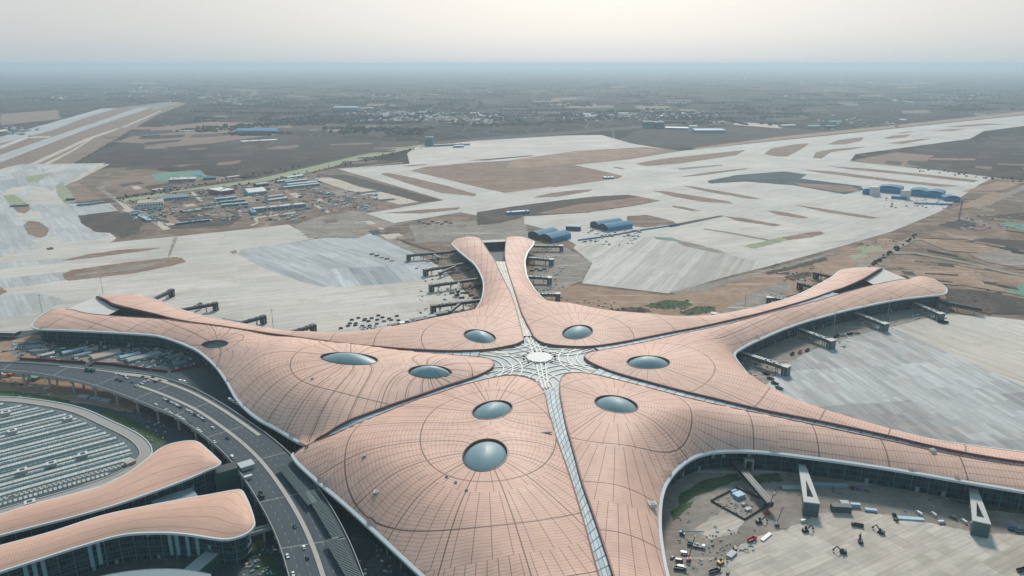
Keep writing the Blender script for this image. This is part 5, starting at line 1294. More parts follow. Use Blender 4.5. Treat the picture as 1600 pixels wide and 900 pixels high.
jet_bridge((28, 519), (-40, 517), 'low grey link building running left from the left wing tip', z=4, w=9, pav=False)
q = P(1170, 722, 9); s = MB()
for dx_ in (-3.2, 3.2): s.box((q.x + dx_, q.y, 0), (0.9, 4.0, 11), M_conc)
s.box((q.x, q.y, 11.0), (7.6, 4.4, 1.0), M_conc); tag(s.place('portal_frame'), 'pale square portal on the curved glass wall above the dark walkway', 'portal')

# ---------------------------------------------------------------- masts
M_mast = paint('mast_grey', (0.42, 0.46, 0.47), 0.4, 0.4)
for (x, y, lab) in ((161, 459, 'slim light mast behind the left wing tip'), (66, 489, 'slim light mast at the far left apron edge'), (427, 513, 'slim light mast behind the middle of the left wing'), (1302, 518, 'slim light mast under the right wing between two jet bridges'), (1387, 492, 'slim light mast under the right wing near its tip'),
                    (857, 425, 'slim light mast right of the far pier'), (858, 460, 'slim light mast by the lowest bridge right of the far pier'), (1164, 479, 'slim light mast in the dirt behind the right wing')):
    q = P(x, y, 0); t = tag(empty('light_mast', q), lab, 'light mast', 'apron light masts')
    s = MB(); s.tube([(0, 0, 0), (0, 0, 12), (0, 0, 25)], [0.45, 0.34, 0.25], M_mast, 8); s.build('pole', t)
    s = MB(); s.box((0, 0, 24.2), (3.0, 1.0, 0.9), M_mast); s.build('lamp_head', t)

# ---------------------------------------------------------------- buildings of the works area and the plain
BC = {'white': (0.66, 0.66, 0.64), 'pale': (0.52, 0.49, 0.45), 'grey': (0.30, 0.32, 0.33), 'bluegrey': (0.20, 0.28, 0.32), 'blue': (0.08, 0.27, 0.42), 'paleblue': (0.28, 0.42, 0.50), 'teal': (0.06, 0.20, 0.22), 'tan': (0.42, 0.32, 0.25), 'dark': (0.07, 0.09, 0.10), 'maroon': (0.26, 0.09, 0.11), 'green': (0.10, 0.26, 0.20)}
M_win = paint('shed_window', (0.03, 0.05, 0.06), 0.2)
def build_shed(px0, px1, depth, h, roofc, wallc, label, kind='flat', name='site_building', cat='building', group=None, bays=0):
    """front edge from pixel px0 to px1 on the ground, going back by depth metres"""
    a, b = P(*px0), P(*px1); d = b - a; w = d.length; rz = math.atan2(d.y, d.x)
    c = (a + b) / 2 + Vector((-d.y, d.x, 0)).normalized() * depth / 2
    t = tag(empty(name, (c.x, c.y, 0), rz), label, cat, group)
    mw = paint('wall_' + wallc, BC[wallc], 0.7, 0, 0.12, 0.1); mr = paint('roof_' + roofc, BC[roofc], 0.55, 0, 0.15, 0.08)
    s = MB(); s.box((0, 0, 0), (w, depth, h), mw); s.build('wall', t)
    s = MB()
    if kind == 'flat':
        s.box((0, 0, h + 0.003), (w + 0.6, depth + 0.6, 0.4), mr)
        rr = random.Random(int(px0[0] * 7 + px0[1]))
        for k in range(3): s.box((rr.uniform(-.38, .38) * w, rr.uniform(-.3, .3) * depth, h + .4), (w * .07 + .8, depth * .1 + .8, 1.2), M_soffit)
    elif kind == 'gable':
        e = 0.5; r_ = h + depth * 0.16
        for k in range(max(1, bays or 1)):
            y0 = -depth / 2 + depth * k / (bays or 1); y1 = y0 + depth / (bays or 1); ym = (y0 + y1) / 2; r_ = h + (y1 - y0) * 0.16
            s.face([(-w / 2 - e, y0, h), (w / 2 + e, y0, h), (w / 2 + e, ym, r_), (-w / 2 - e, ym, r_)], mr); s.face([(w / 2 + e, y1, h), (-w / 2 - e, y1, h), (-w / 2 - e, ym, r_), (w / 2 + e, ym, r_)], mr)
            for sx in (-1, 1): s.face([(sx * w / 2, y0, h), (sx * w / 2, y1, h), (sx * w / 2, ym, r_)], mw)
    s.build('roof', t)
    s = MB(); k = max(2, int(w / 6))
    k = min(k, 12)
    for i in range(k): s = MB(); s.box((-w / 2 + w * (i + .5) / k, -depth / 2 - 0.03, h * 0.35), (w / k * .5, 0.06, h * 0.35), M_win); s.build('window', t)
    return t
zb = lambda x, y: (x / 3.2, 80 + y / 3.2)
tab = [((1180, 412), (1385, 412), 60, 14, 'blue', 'blue', 'large blue roofed warehouse alone in the scrub at left', 'gable'),
 ((845, 657), (978, 652), 40, 8, 'pale', 'grey', 'pale flat roofed hall on the green netted plot', 'flat'),
 ((690, 787), (820, 778), 46, 12, 'tan', 'white', 'white block with tan roof centre beside the diagonal service road', 'flat'),
 ((800, 750), (942, 738), 40, 6, 'bluegrey', 'bluegrey', 'blue grey shed group right behind the white block with tan roof', 'gable', 4),
 ((1110, 722), (1175, 712), 60, 11, 'white', 'maroon', 'white roofed hall with maroon front wall', 'flat'),
 ((1245, 725), (1335, 715), 44, 9, 'white', 'paleblue', 'white roofed hall with pale blue wall right of the maroon fronted hall', 'gable'),
 ((1245, 800), (1262, 820), 10, 6, 'blue', 'blue', 'small blue hut at the left end of the long white roofed block', 'flat'),
 ((1270, 806), (1530, 780), 16, 8, 'pale', 'bluegrey', 'long white roofed block facing the apron', 'flat'),
 ((1110, 780), (1240, 768), 12, 5, 'paleblue', 'teal', 'front row of the blue green barrack huts left of the long block', 'gable'),
 ((1100, 765), (1230, 752), 12, 5, 'bluegrey', 'teal', 'second row of blue green barrack huts', 'gable'),
 ((1075, 750), (1180, 738), 12, 5, 'paleblue', 'teal', 'back row of blue green barrack huts under the maroon hall', 'gable'),
 ((1345, 755), (1440, 742), 14, 5, 'grey', 'grey', 'grey hut row right of the barrack huts', 'gable'),
 ((1345, 738), (1420, 728), 12, 5, 'bluegrey', 'grey', 'shorter grey blue hut row behind the grey hut row', 'gable'),
 ((1285, 680), (1345, 672), 18, 7, 'bluegrey', 'dark', 'dark blue grey workshop behind the pale blue walled hall', 'gable'),
 ((1390, 660), (1470, 648), 14, 5, 'teal', 'teal', 'teal hut row near the canal road bend', 'gable'),
 ((1440, 640), (1520, 628), 14, 5, 'paleblue', 'teal', 'pale blue hut row closest to the canal road', 'gable'),
 ((1420, 692), (1600, 672), 14, 6, 'bluegrey', 'bluegrey', 'front row of the blue grey camp at centre left', 'gable'),
 ((1440, 678), (1590, 662), 14, 6, 'paleblue', 'bluegrey', 'middle row of the blue grey camp at centre left', 'gable'),
 ((1430, 664), (1540, 652), 14, 6, 'bluegrey', 'bluegrey', 'back row of the blue grey camp at centre left', 'gable'),
 ((1015, 645), (1080, 642), 22, 6, 'teal', 'teal', 'teal shed just right of the green netted plot', 'gable'),
 ((970, 630), (1010, 628), 16, 5, 'blue', 'white', 'small blue roofed shed at the corner of the green netted plot', 'gable'),
 ((1140, 640), (1200, 632), 14, 5, 'grey', 'grey', 'small grey shed between canal road and teal shed', 'gable'),
 ((385, 775), (450, 770), 8, 4, 'paleblue', 'blue', 'left pale blue hut on the tongue of apron at left', 'flat'),
 ((455, 770), (525, 760), 8, 4, 'bluegrey', 'blue', 'right blue grey hut on the tongue of apron at left', 'flat'),
 ((330, 748), (375, 745), 14, 5, 'grey', 'dark', 'dark shed in the soil wedge beside the left taxiway', 'flat'),
 ((50, 780), (145, 775), 10, 4, 'bluegrey', 'grey', 'low grey hut on the green island of the left taxiway', 'flat'),
 ((665, 825), (690, 822), 12, 4, 'teal', 'teal', 'small teal hut astride the service road strips', 'flat'),
 ((690, 830), (738, 855), 10, 4, 'paleblue', 'grey', 'pale blue roofed strip hut beside the service road', 'flat'),
 ((920, 810), (1010, 800), 14, 4, 'grey', 'tan', 'grey workshop in the middle of the works yard', 'flat'),
 ((1010, 795), (1070, 788), 12, 4, 'bluegrey', 'grey', 'blue grey workshop right of the grey one in the works yard', 'flat'),
 ((880, 870), (1050, 850), 8, 3.5, 'bluegrey', 'dark', 'long low dark shed on the black earth plot', 'flat'),
 ((720, 428), (800, 424), 20, 5, 'blue', 'blue', 'low blue shed by the field left of the large blue warehouse', 'flat'),
 ((865, 404), (1025, 398), 30, 4, 'white', 'white', 'long white greenhouse roof on the far left field', 'flat'),
 ((1210, 456), (1390, 447), 46, 3, 'white', 'grey', 'wide white slab roof in front of the large blue warehouse', 'flat')]
for r_ in tab:
    build_shed(zb(*r_[0]), zb(*r_[1]), *r_[2:7], kind=r_[7], bays=r_[8] if len(r_) > 8 else 0, label=None) if False else build_shed(zb(*r_[0]), zb(*r_[1]), r_[2], r_[3], r_[4], r_[5], r_[6], r_[7], bays=r_[8] if len(r_) > 8 else 0)
zc2 = lambda x, y: (400 + x / 3.2, 80 + y / 3.2); zd = lambda x, y: (750 + x / 3.2, 80 + y / 3.2); ze = lambda x, y: (800 + x / 3.2, 240 + y / 3.2); zg = lambda x, y: (1100 + x / 3.2, 80 + y / 3.2)
for p0, p1, dep, h, rc, wc, lab, kd, bays in (
 (zc2(845, 475), zc2(885, 475), 30, 36, 'teal', 'teal', 'dark teal tower block wrapped for building at the head of the canal road', 'flat', 0),
 (zc2(890, 478), zc2(1070, 470), 16, 7, 'grey', 'bluegrey', 'low grey buildings right of the dark teal tower', 'flat', 0),
 (zc2(990, 484), zc2(1040, 482), 14, 8, 'blue', 'paleblue', 'small blue hall at the edge of the north apron', 'gable', 0),
 (zc2(385, 292), zc2(505, 292), 90, 14, 'paleblue', 'blue', 'bright blue factory far out in the plain at left of centre', 'gable', 2),
 (zc2(510, 290), zc2(590, 288), 50, 8, 'white', 'white', 'white annex beside the bright blue far factory', 'flat', 0),
 (zd(815, 385), zd(865, 385), 40, 34, 'teal', 'teal', 'left of two dark teal unfinished blocks beyond the north apron', 'flat', 0),
 (zd(870, 386), zd(920, 386), 40, 32, 'teal', 'dark', 'right of two dark teal unfinished blocks beyond the north apron', 'flat', 0),
 (zd(925, 392), zd(1040, 395), 40, 10, 'paleblue', 'bluegrey', 'low blue grey sheds between teal blocks and blue factory', 'gable', 2),
 (zd(1048, 400), zd(1085, 400), 30, 26, 'white', 'white', 'white office block at the left end of the blue factory', 'flat', 0),
 (zd(1075, 410), zd(1225, 410), 70, 14, 'paleblue', 'blue', 'pale blue factory with white office block at its end', 'gable', 3),
 (zg(390, 382), zg(460, 380), 30, 10, 'pale', 'grey', 'pale sheds at the right end of the sand field', 'gable', 0),
 (zg(520, 384), zg(580, 384), 30, 10, 'bluegrey', 'grey', 'blue grey shed right of the sand field, left one', 'gable', 0),
 (zg(610, 388), zg(660, 388), 30, 14, 'bluegrey', 'dark', 'dark shed right of the sand field, right one', 'flat', 0),
 (zd(138, 820), zd(248, 812), 12, 6, 'paleblue', 'blue', 'long blue hut beside the taxiway above the far pier', 'flat', 0),
 (ze(462, 128), ze(512, 127), 18, 5, 'paleblue', 'bluegrey', 'small pale blue hut on the tip of the big brown field', 'flat', 0),
 (ze(268, 385), ze(340, 388), 16, 9, 'blue', 'dark', 'small blue shed between the two barrel roofed hangars', 'gable', 0)):
    build_shed(p0, p1, dep, h, rc, wc, lab, kd, bays=bays)
for i in range(9):
    q = P(1108 + 4.9 * i, 110.6); t = tag(empty('tower_block', q), f'faint grey high-rise on the horizon, {ORD[i]} from the left in the row of nine', 'tower block', 'high-rise row on the horizon')
    s = MB(); hh = 95 + 30 * ((i * 7) % 5) / 5; s.box((0, 0, 0), (95, 60, hh), paint('tower_wall', (0.22, 0.23, 0.24), 0.8)); s.build('wall', t); s = MB(); s.box((0, 0, hh), (30, 25, 12), paint('tower_wall', (0.22, 0.23, 0.24), 0.8)); s.build('roof', t)

# barrel roofed hangars
def corr_mat():
    t = NT('blue_corrugated'); tc = t.n('ShaderNodeTexCoord').outputs['Object']; x, y, z = t.xyz(tc)
    f = t.M('LESS_THAN', t.M('FRACT', t.M('DIVIDE', x, 6.0)), 0.12); n = t.noise(tc, 0.2, 4)
    c = t.mix(n, (0.08, 0.20, 0.30), (0.13, 0.27, 0.37)); c = t.mix(t.M('MULTIPLY', f, 0.5), c, (0.05, 0.14, 0.23)); return t.done(c, 0.75, 0, 0.15)
M_corr = corr_mat(); M_bwall = paint('hangar_wall_blue', (0.03, 0.20, 0.36), 0.5, 0, 0.1)
def hangar(pA, pB, pC, h, label):
    """gable ends at the A-B side, two barrels side by side, running towards C"""
    a, b, c = P(*pA), P(*pB), P(*pC); u = b - a; wd = u.length; u.normalize(); n = Vector((-u.y, u.x, 0)); l = (c - b).dot(n); n = n if l > 0 else -n; l = abs(l)
    t = tag(empty('hangar', ((a + b) / 2 + n * l / 2)), label, 'hangar', 'barrel roofed blue hangars')
    nb = 2
    for k in range(nb):
        rows = [[], []]
        for j in range(13):
            f = j / 12; x = (k + f) * wd / nb; z = h + h * 0.55 * math.sin(math.pi * f)
            for r_, e in zip(rows, (-0.6, l + 0.6)): p = a + u * x + n * e; r_.append(Vector((p.x, p.y, z)))
        s = MB(); s.grid(rows, M_corr); s.build('barrel_roof', t, True, smooth=True)
        for e in (0.02, l - 0.02):
            s = MB()
            pts = [a + u * ((k + j / 12) * wd / nb) + n * e for j in range(13)]
            s.face([(p.x, p.y, h + h * .55 * math.sin(math.pi * j / 12) - .05) for j, p in enumerate(pts)] + [(pts[-1].x, pts[-1].y, 0), (pts[0].x, pts[0].y, 0)], M_jdark if e < 1 else M_bwall)
            s.build('gable_end', t, True)
    s = MB()
    for q in (a, b): r2_ = q + n * l; s.face([(q.x, q.y, 0), (r2_.x, r2_.y, 0), (r2_.x, r2_.y, h), (q.x, q.y, h)], M_bwall)
    s.build('side_wall', t, True)
hangar(ze(80, 418), ze(198, 446), ze(330, 432), 9, 'blue barrel roofed hangar close to the far pier tip')
hangar(ze(390, 366), ze(480, 392), ze(604, 374), 9, 'blue barrel roofed hangar farther right along the blue fence')
for pp, lab, name, m, h in (([ze(330, 437), ze(470, 418), ze(620, 390), ze(740, 372), ze(840, 357)], 'long blue site fence running right from the barrel roofed hangars', 'fence', M_bwall, 3.0),
                            ([(31, 562), (60, 563.5), (100, 566), (134, 568)], 'left dark red site fence behind the viaduct', 'fence', paint('fence_red', (0.22, 0.03, 0.04), 0.7), 2.6),
                            ([(140, 574), (150, 568.5), (180, 571), (220, 577), (262, 582)], 'middle dark red site fence behind the viaduct, bent at its left end', 'fence', paint('fence_red', (0.22, 0.03, 0.04), 0.7), 2.6),
                            ([(268, 582), (300, 575), (332, 569)], 'right dark red site fence behind the viaduct below the eave', 'fence', paint('fence_red', (0.22, 0.03, 0.04), 0.7), 2.6),
                            ([z8(295, 440), z8(400, 385), z8(548, 448), z8(435, 518), z8(295, 440)], 'dark low fence enclosing a square work plot in the lower right yard', 'fence', paint('fence_dark', (0.06, 0.055, 0.05), 0.8), 2.2)):
    s = MB(); pts = [P(x, y) for x, y in pp]
    for a, b in zip(pts, pts[1:]):
        n = max(1, int((b - a).length / 3))
        s.bar(a + up * h / 2, b + up * h / 2, 0.25, h, m)
        for k in range(n + 1): q = a.lerp(b, k / n); s.box((q.x, q.y, 0), (0.5, 0.5, h + .35), m)
    tag(s.place(name), lab, 'fence')

# blue hangar complex on the right apron
t = tag(empty('maintenance_base', P(1410, 308)), 'long blue maintenance hangar with two white towers on the right apron', 'hangar')
for (p0, p1, dep, h, m, nm) in ((zg(790, 715), zg(865, 722), 30, 12, M_corr, 'hall'), (zg(870, 705), zg(985, 715), 40, 15, M_corr, 'hall'), (zg(1020, 722), zg(1190, 738), 46, 14, M_corr, 'hall'), (zg(935, 738), zg(1012, 744), 14, 7, M_bwall, 'low_hall'), (zg(1052, 765), zg(1240, 772), 8, 4, M_corr, 'low_hall'), (zg(1200, 750), zg(1280, 752), 26, 10, M_bwall, 'hall'), (zg(795, 718), zg(870, 720), 8, 7, M_bwall, 'low_hall')):
    a, b = P(*p0), P(*p1); d = b - a; c = (a + b) / 2 + Vector((-d.y, d.x, 0)).normalized() * dep / 2; s = MB(); rz = math.atan2(d.y, d.x)
    s.box((c.x, c.y, 0), (d.length, dep, h), M_bwall if nm == 'hall' else m, rz); s.build(nm, t, True)
    if nm == 'hall':
        s = MB(); R3 = Matrix.Rotation(rz, 3, 'Z'); nb = max(1, int(d.length / 28))
        for k in range(nb):
            rows = [[], []]
            for j in range(9):
                f = j / 8; x = -d.length / 2 + (k + f) * d.length / nb
                for r_, e in zip(rows, (-dep / 2 - .6, dep / 2 + .6)): q = R3 @ Vector((x, e, h + 0.1 + 3.2 * math.sin(math.pi * f))); r_.append(Vector((q.x + c.x, q.y + c.y, q.z)))
            s.grid(rows, M_corr)
        s.build('barrel_roof', t, True)
for (x, y) in ((850, 722), (1003, 740)):
    q = P(*zg(x, y)); s = MB(); s.box((q.x, q.y, 0), (20, 12, 22), M_flat); s.box((q.x, q.y, 22.0), (21, 13, .5), M_rim); s.build('white_tower', t, True)
q = P(1498, 345); t = tag(empty('tower_crane', q), 'lattice tower crane at the corner of the right apron', 'crane')
s = MB(); hc = 46
for sx in (-1, 1):
    for sy in (-1, 1): s.bar((sx, sy, 0), (sx, sy, hc), 0.4, 0.4, M_slat)
for k in range(14): s.bar((-1, -1, k * hc / 14), (1, -1, (k + 1) * hc / 14), 0.25, 0.25, M_slat); s.bar((1, 1, k * hc / 14), (-1, 1, (k + 1) * hc / 14), 0.25, 0.25, M_slat)
s.build('mast', t); s = MB(); s.bar((-9, 4, hc), (22, -10, hc + 2), 1.2, 1.4, M_slat); s.build('jib', t); s = MB(); s.box((0, 0, hc - 2), (2.6, 2.6, 2.4), M_jroof); s.build('cab', t); s = MB(); s.box((-9, 4, hc - 2.2), (3, 2, 2.2), M_conc); s.build('counterweight', t)

# ---------------------------------------------------------------- yards: machines, vans, sheds, cars
def boom_lift(px, label, c='red', rz=0.6, el=0.7, l=12):
    q = P(*px); q.z = gz(q); t = tag(empty('boom_lift', q, rz), label, 'boom lift'); m = paint('car_' + c, CARC[c], 0.4)
    s = MB(); s.box((0, 0, 0.5), (3.6, 2.2, 0.8), m); s.box((-0.5, 0, 1.303), (2.6, 2.0, 1.1), m); wheels(s, 3.6, 2.3, 0.5); s.build('chassis', t)
    e = Vector((l * math.cos(el), 0, 2.2 + l * math.sin(el))); s = MB(); s.bar((-1, 0, 2.2), e, 0.5, 0.55, m); s.build('boom', t)
    s = MB(); s.box((e.x + .9, 0, e.z - .6), (1.6, 1.2, 0.15), M_dark); [s.bar((e.x + .9 + sx * .75, sy * .55, e.z - .5), (e.x + .9 + sx * .75, sy * .55, e.z + .6), .12, .12, M_dark) for sx in (-1, 1) for sy in (-1, 1)]; s.box((e.x + .9, 0, e.z + .55), (1.7, 1.3, .1), M_dark); s.build('basket', t)
boom_lift(z8(528, 492), 'red boom lift raised beside the end of the dark walkway', 'red', 0.8, 0.9, 13)
boom_lift(z8(203, 688), 'red boom lift with raised boom near the bottom left of the yard', 'red', 1.0, 0.9, 14)
boom_lift(z8(175, 578), 'dark blue boom lift stretched low at the left of the yard', 'blue', -0.5, 0.35, 14)
boom_lift(z8(570, 540), 'grey boom lift reaching up right of the fenced plot', 'grey', 0.9, 0.7, 12)
boom_lift(z7(1425, 355), 'orange boom lift at the end of the unfinished jet bridge', 'orange', 2.0, 1.0, 18)
def digger(px, label, c='yellow', rz=0.0):
    q = P(*px); q.z = gz(q); t = tag(empty('excavator', q, rz), label, 'excavator', 'diggers in the lower right yard'); m = paint('car_' + c, CARC[c], 0.4)
    for sy in (-1, 1): s = MB(); s.box((0, sy * 1.2, 0), (4.2, 0.7, 0.95), M_tyre); s.build('track', t)
    s = MB(); s.box((-0.4, 0, 1.0), (3.6, 2.6, 1.3), m); s.build('body', t); s = MB(); s.box((0.7, 0.7, 2.303), (1.4, 1.1, 1.3), M_glass); s.build('cab', t)
    s = MB(); s.bar((1.2, -.3, 1.8), (4.2, -.3, 4.4), 0.5, 0.7, m); s.bar((4.2, -.3, 4.4), (6.2, -.3, 1.8), 0.4, 0.5, m); s.box((6.2, -.3, .8), (1.1, 1.2, 1.1), M_dark); s.build('arm', t)
digger(z8(335, 700), 'yellow excavator near the bottom left of the yard', 'yellow', 0.6)
digger(z8(688, 565), 'dark excavator below the left forked bridge', 'dark', 0.3)
digger(z8(918, 612), 'dark excavator alone on the slab, largest of the lone machines', 'dark', 1.3)
digger(z8(1003, 572), 'small dark excavator right of the dark skip on the slab', 'dark', 2.2)
digger(z8(845, 655), 'dark excavator lowest on the bare slab', 'dark', 2.9)
digger(z8(495, 528), 'dark excavator at the lower corner of the fenced plot', 'dark', 0.2)
for (x, y, c, k, rz, lab) in ((682, 525, 'white', 'van', .3, 'white van just below the left forked bridge'), (1160, 492, 'white', 'van', 1.9, 'white van left in the group by the right forked bridge'), (1220, 496, 'white', 'van', 1.8, 'white van second in the group by the right forked bridge'), (1255, 530, 'white', 'van', .1, 'white van parked crosswise in the group by the right forked bridge'),
                             (1303, 511, 'grey', 'van', 2.3, 'grey van in the group by the right forked bridge'), (1347, 526, 'white', 'van', 1.8, 'white van nearest the right forked bridge'), (905, 543, 'dark', 'truck', 2.8, 'dark truck standing alone on the slab below the site container'), (912, 396, 'blue', 'car', .1, 'blue car by the glass wall behind the left forked bridge'), (945, 398, 'grey', 'car', .1, 'grey car by the glass wall behind the left forked bridge'),
                             (885, 388, 'dark', 'van', 1.2, 'dark van by the glass wall behind the left forked bridge'), (1062, 512, 'dark', 'truck', 1.4, 'dark truck at the left end of the pale pipe stack'), (465, 603, 'red', 'truck', .6, 'red truck on the track left of the pale beams'), (395, 640, 'dark', 'van', 1.5, 'dark van on the track in the lower yard'), (220, 625, 'green', 'truck', -.3, 'green truck in the left corner of the yard'), (245, 632, 'white', 'truck', -.3, 'white truck beside the green one in the left corner'),
                             (185, 660, 'white', 'van', -.2, 'white van at the left yard edge, topmost of the stack'), (163, 690, 'grey', 'van', -.2, 'grey van at the left yard edge, below the topmost white van'), (172, 718, 'white', 'van', -.2, 'white van at the left yard edge, third from the top'), (165, 724, 'grey', 'truck', -.2, 'grey truck at the left yard edge, lowest of the stack'), (135, 676, 'dark', 'car', .9, 'dark car hard against the curved wall at left of the yard'),
                             (310, 735, 'dark', 'truck', .4, 'dark truck below the yellow excavator'), (365, 740, 'dark', 'car', 1.2, 'dark car at the bottom edge below the yellow excavator'), (1555, 560, 'blue', 'truck', -.2, 'blue truck at the right edge of the yard'), (1585, 570, 'grey', 'truck', -.2, 'grey truck at the right edge of the yard beside the blue one'), (1590, 730, 'dark', 'truck', .3, 'dark truck in the bottom right corner of the yard')):
    q = P(*z8(x, y)); q.z = gz(q); vehicle(k, c, q, rz, lab, 'vehicles in the lower right yard')
def crate(px, dim, c, rz, label, name='site_container', cat='container', m=None, z=None):
    q = P(*px); g0 = gz(q); m = m or paint('crate_' + c, BC.get(c, CARC.get(c)), 0.6, 0, .2, .3); s = MB()
    s.box((q.x, q.y, g0), dim, m, rz); s.box((q.x, q.y, g0 + dim[2] + .003), (dim[0] + .2, dim[1] + .2, .18), paint('lid_' + c, tuple(v * 1.25 for v in BC.get(c, CARC.get(c))), .6), rz)
    n = int(dim[0] / 1.5); cs, sn = math.cos(rz), math.sin(rz)
    for k in range(n):
        o_ = -dim[0] / 2 + (k + .5) * dim[0] / n
        for sy in (-1, 1): s.box((q.x + o_ * cs - sy * (dim[1] / 2 + .05) * sn, q.y + o_ * sn + sy * (dim[1] / 2 + .05) * cs, g0), (.3, .12, dim[2]), m, rz)
    return tag(s.place(name), label, cat)
crate(z8(835, 480), (14, 5, 5), 'dark', -0.1, 'big dark site container right of the left forked bridge')
crate(z8(850, 460), (6, 5, 3.5), 'grey', -0.1, 'grey container behind the big dark site container')
crate(z8(895, 462), (7, 2.5, 2.6), 'paleblue', -0.1, 'pale blue container right of the big dark one')
crate(z8(960, 480), (8, 2.5, 1.6), 'paleblue', -0.2, 'low pale blue stack in the middle of the yard', 'material_stack', 'stack')
crate(z8(1120, 513), (20, 3.5, .8), 'paleblue', -0.12, 'long pale pipe stack beside the dark truck', 'material_stack', 'stack')
crate(z8(525, 590), (12, 2.4, .8), 'white', 0.75, 'pale bundle of beams lying on the track', 'material_stack', 'stack')
crate(z8(410, 420), (8, 6, 2.6), 'paleblue', 0.5, 'pale blue hut inside the fenced plot')
crate(z8(390, 405), (5, 2.4, 2.4), 'blue', 0.5, 'blue container at the top of the fenced plot')
crate(z8(450, 475), (5, 3, 1.2), 'grey', 0.5, 'grey pallet stack in the middle of the fenced plot', 'material_stack', 'stack')
crate(z8(430, 455), (3, 2, 1.4), 'bluegrey', 0.9, 'small blue grey stack in the fenced plot', 'material_stack', 'stack')
crate(z8(530, 455), (6, 3, 2), 'green', 0.5, 'green container at the foot of the dark walkway')
crate(z8(790, 378), (26, 4, 2.2), 'bluegrey', -.06, 'long blue grey pile by the glass wall between the forked bridges', 'material_stack', 'stack')
crate(z8(800, 328), (10, 4, 3), 'bluegrey', -.06, 'blue grey hut against the glass wall between the forked bridges')
crate(z8(650, 385), (22, 5, 1.0), 'grey', .0, 'grey formwork pile left of the left forked bridge', 'material_stack', 'stack')
crate(z8(380, 665), (8, 4, 1.4), 'grey', .8, 'grey rubble box by the yellow excavator', 'material_stack', 'stack')
# left forecourt: sheds
for i, (x, y, l, w_, c) in enumerate(((375, 480, 26, 8, 'paleblue'), (415, 500, 18, 6, 'bluegrey'), (455, 475, 14, 6, 'grey'), (530, 500, 30, 16, 'tan'), (650, 505, 22, 8, 'paleblue'), (720, 510, 36, 12, 'grey'), (760, 500, 16, 8, 'bluegrey'), (150, 450, 24, 5, 'dark'), (180, 462, 20, 5, 'bluegrey'), (205, 480, 18, 5, 'grey'), (240, 500, 14, 6, 'pale'), (708, 450, 7, 6, 'white'), (860, 480, 14, 6, 'teal'), (880, 505, 16, 5, 'bluegrey'), (900, 540, 14, 5, 'teal'))):
    q = P(*zoom1(x, y)); t = tag(empty('site_shed', q, 0.75 if i not in (7, 8, 9) else .3), f'{c.replace("bluegrey", "blue grey").replace("paleblue", "pale blue")} site shed, {ORD[sorted([375,415,455,530,650,720,760,150,180,205,240,708,860,880,900]).index(x)]} from the left in the forecourt under the left wing', 'shed', 'site sheds under the left wing')
    s = MB(); s.box((0, 0, 0), (l, w_, 3.0), paint('shed_wall', (0.30, 0.33, 0.34), .7)); s.build('wall', t)
    s = MB(); s.face([(-l / 2, -w_ / 2 - .3, 3), (l / 2, -w_ / 2 - .3, 3), (l / 2, 0, 3.9), (-l / 2, 0, 3.9)], paint('roof_' + c, BC[c], .55, 0, .15, .08)); s.face([(l / 2, w_ / 2 + .3, 3), (-l / 2, w_ / 2 + .3, 3), (-l / 2, 0, 3.9), (l / 2, 0, 3.9)], paint('roof_' + c, BC[c], .55)); s.build('roof', t)
rc_ = random.Random(5)
def car_row(pts, where, group, cols=('white', 'black', 'silver', 'grey', 'blue', 'white'), rz=0.8, kind='car'):
    pts = sorted(pts)
    for i, pp in enumerate(pts):
        c = cols[rc_.randrange(len(cols))]; q = P(*pp); q.z = gz(q)
        vehicle(kind, c, q, rz + rc_.uniform(-.1, .1), f'{c} {kind}, {ORD[i]} from the left {where}', group)
car_row([zoom1(20 + 22 * i, 480 - 4 * i) for i in range(6)], 'on the ochre soil at the far left', 'cars on the ochre soil')
car_row([zoom1(790 + 26 * i, 545 - 8 * i) for i in range(7)], 'in the forecourt line near the red fence', 'cars in the forecourt')
car_row([zoom1(770 + 24 * i, 528 - 7 * i) for i in range(7)], 'in the second line of the forecourt', 'cars in the forecourt')
car_row([zoom1(580 + 18 * i, 500 - 3 * i) for i in range(4)], 'between the long sheds of the forecourt', 'cars in the forecourt')
car_row([zoom1(460 + 22 * i, 455 + 2 * i) for i in range(8)], 'in the line close under the left wing facade', 'cars in the forecourt')
car_row([zoom1(70 + 40 * i, 640 + 6 * i) for i in range(5)], 'on the soil below the viaduct', 'cars below the viaduct', rz=.2)
for i, (x, y, c) in enumerate(((20, 600, 'pale'), (45, 598, 'orange'), (170, 618, 'green'), (420, 715, 'grey'), (480, 725, 'bluegrey'), (530, 735, 'grey'))):
    crate(zoom1(x, y), (11, 5, 3), c, -.2, ['pale hut on the soil at the left edge below the viaduct', 'orange container at the left edge below the viaduct', 'green container among the viaduct pillars', 'grey site cabin beside the lawn, left of three', 'blue grey site cabin beside the lawn, middle of three', 'grey site cabin beside the lawn, right of three'][i])
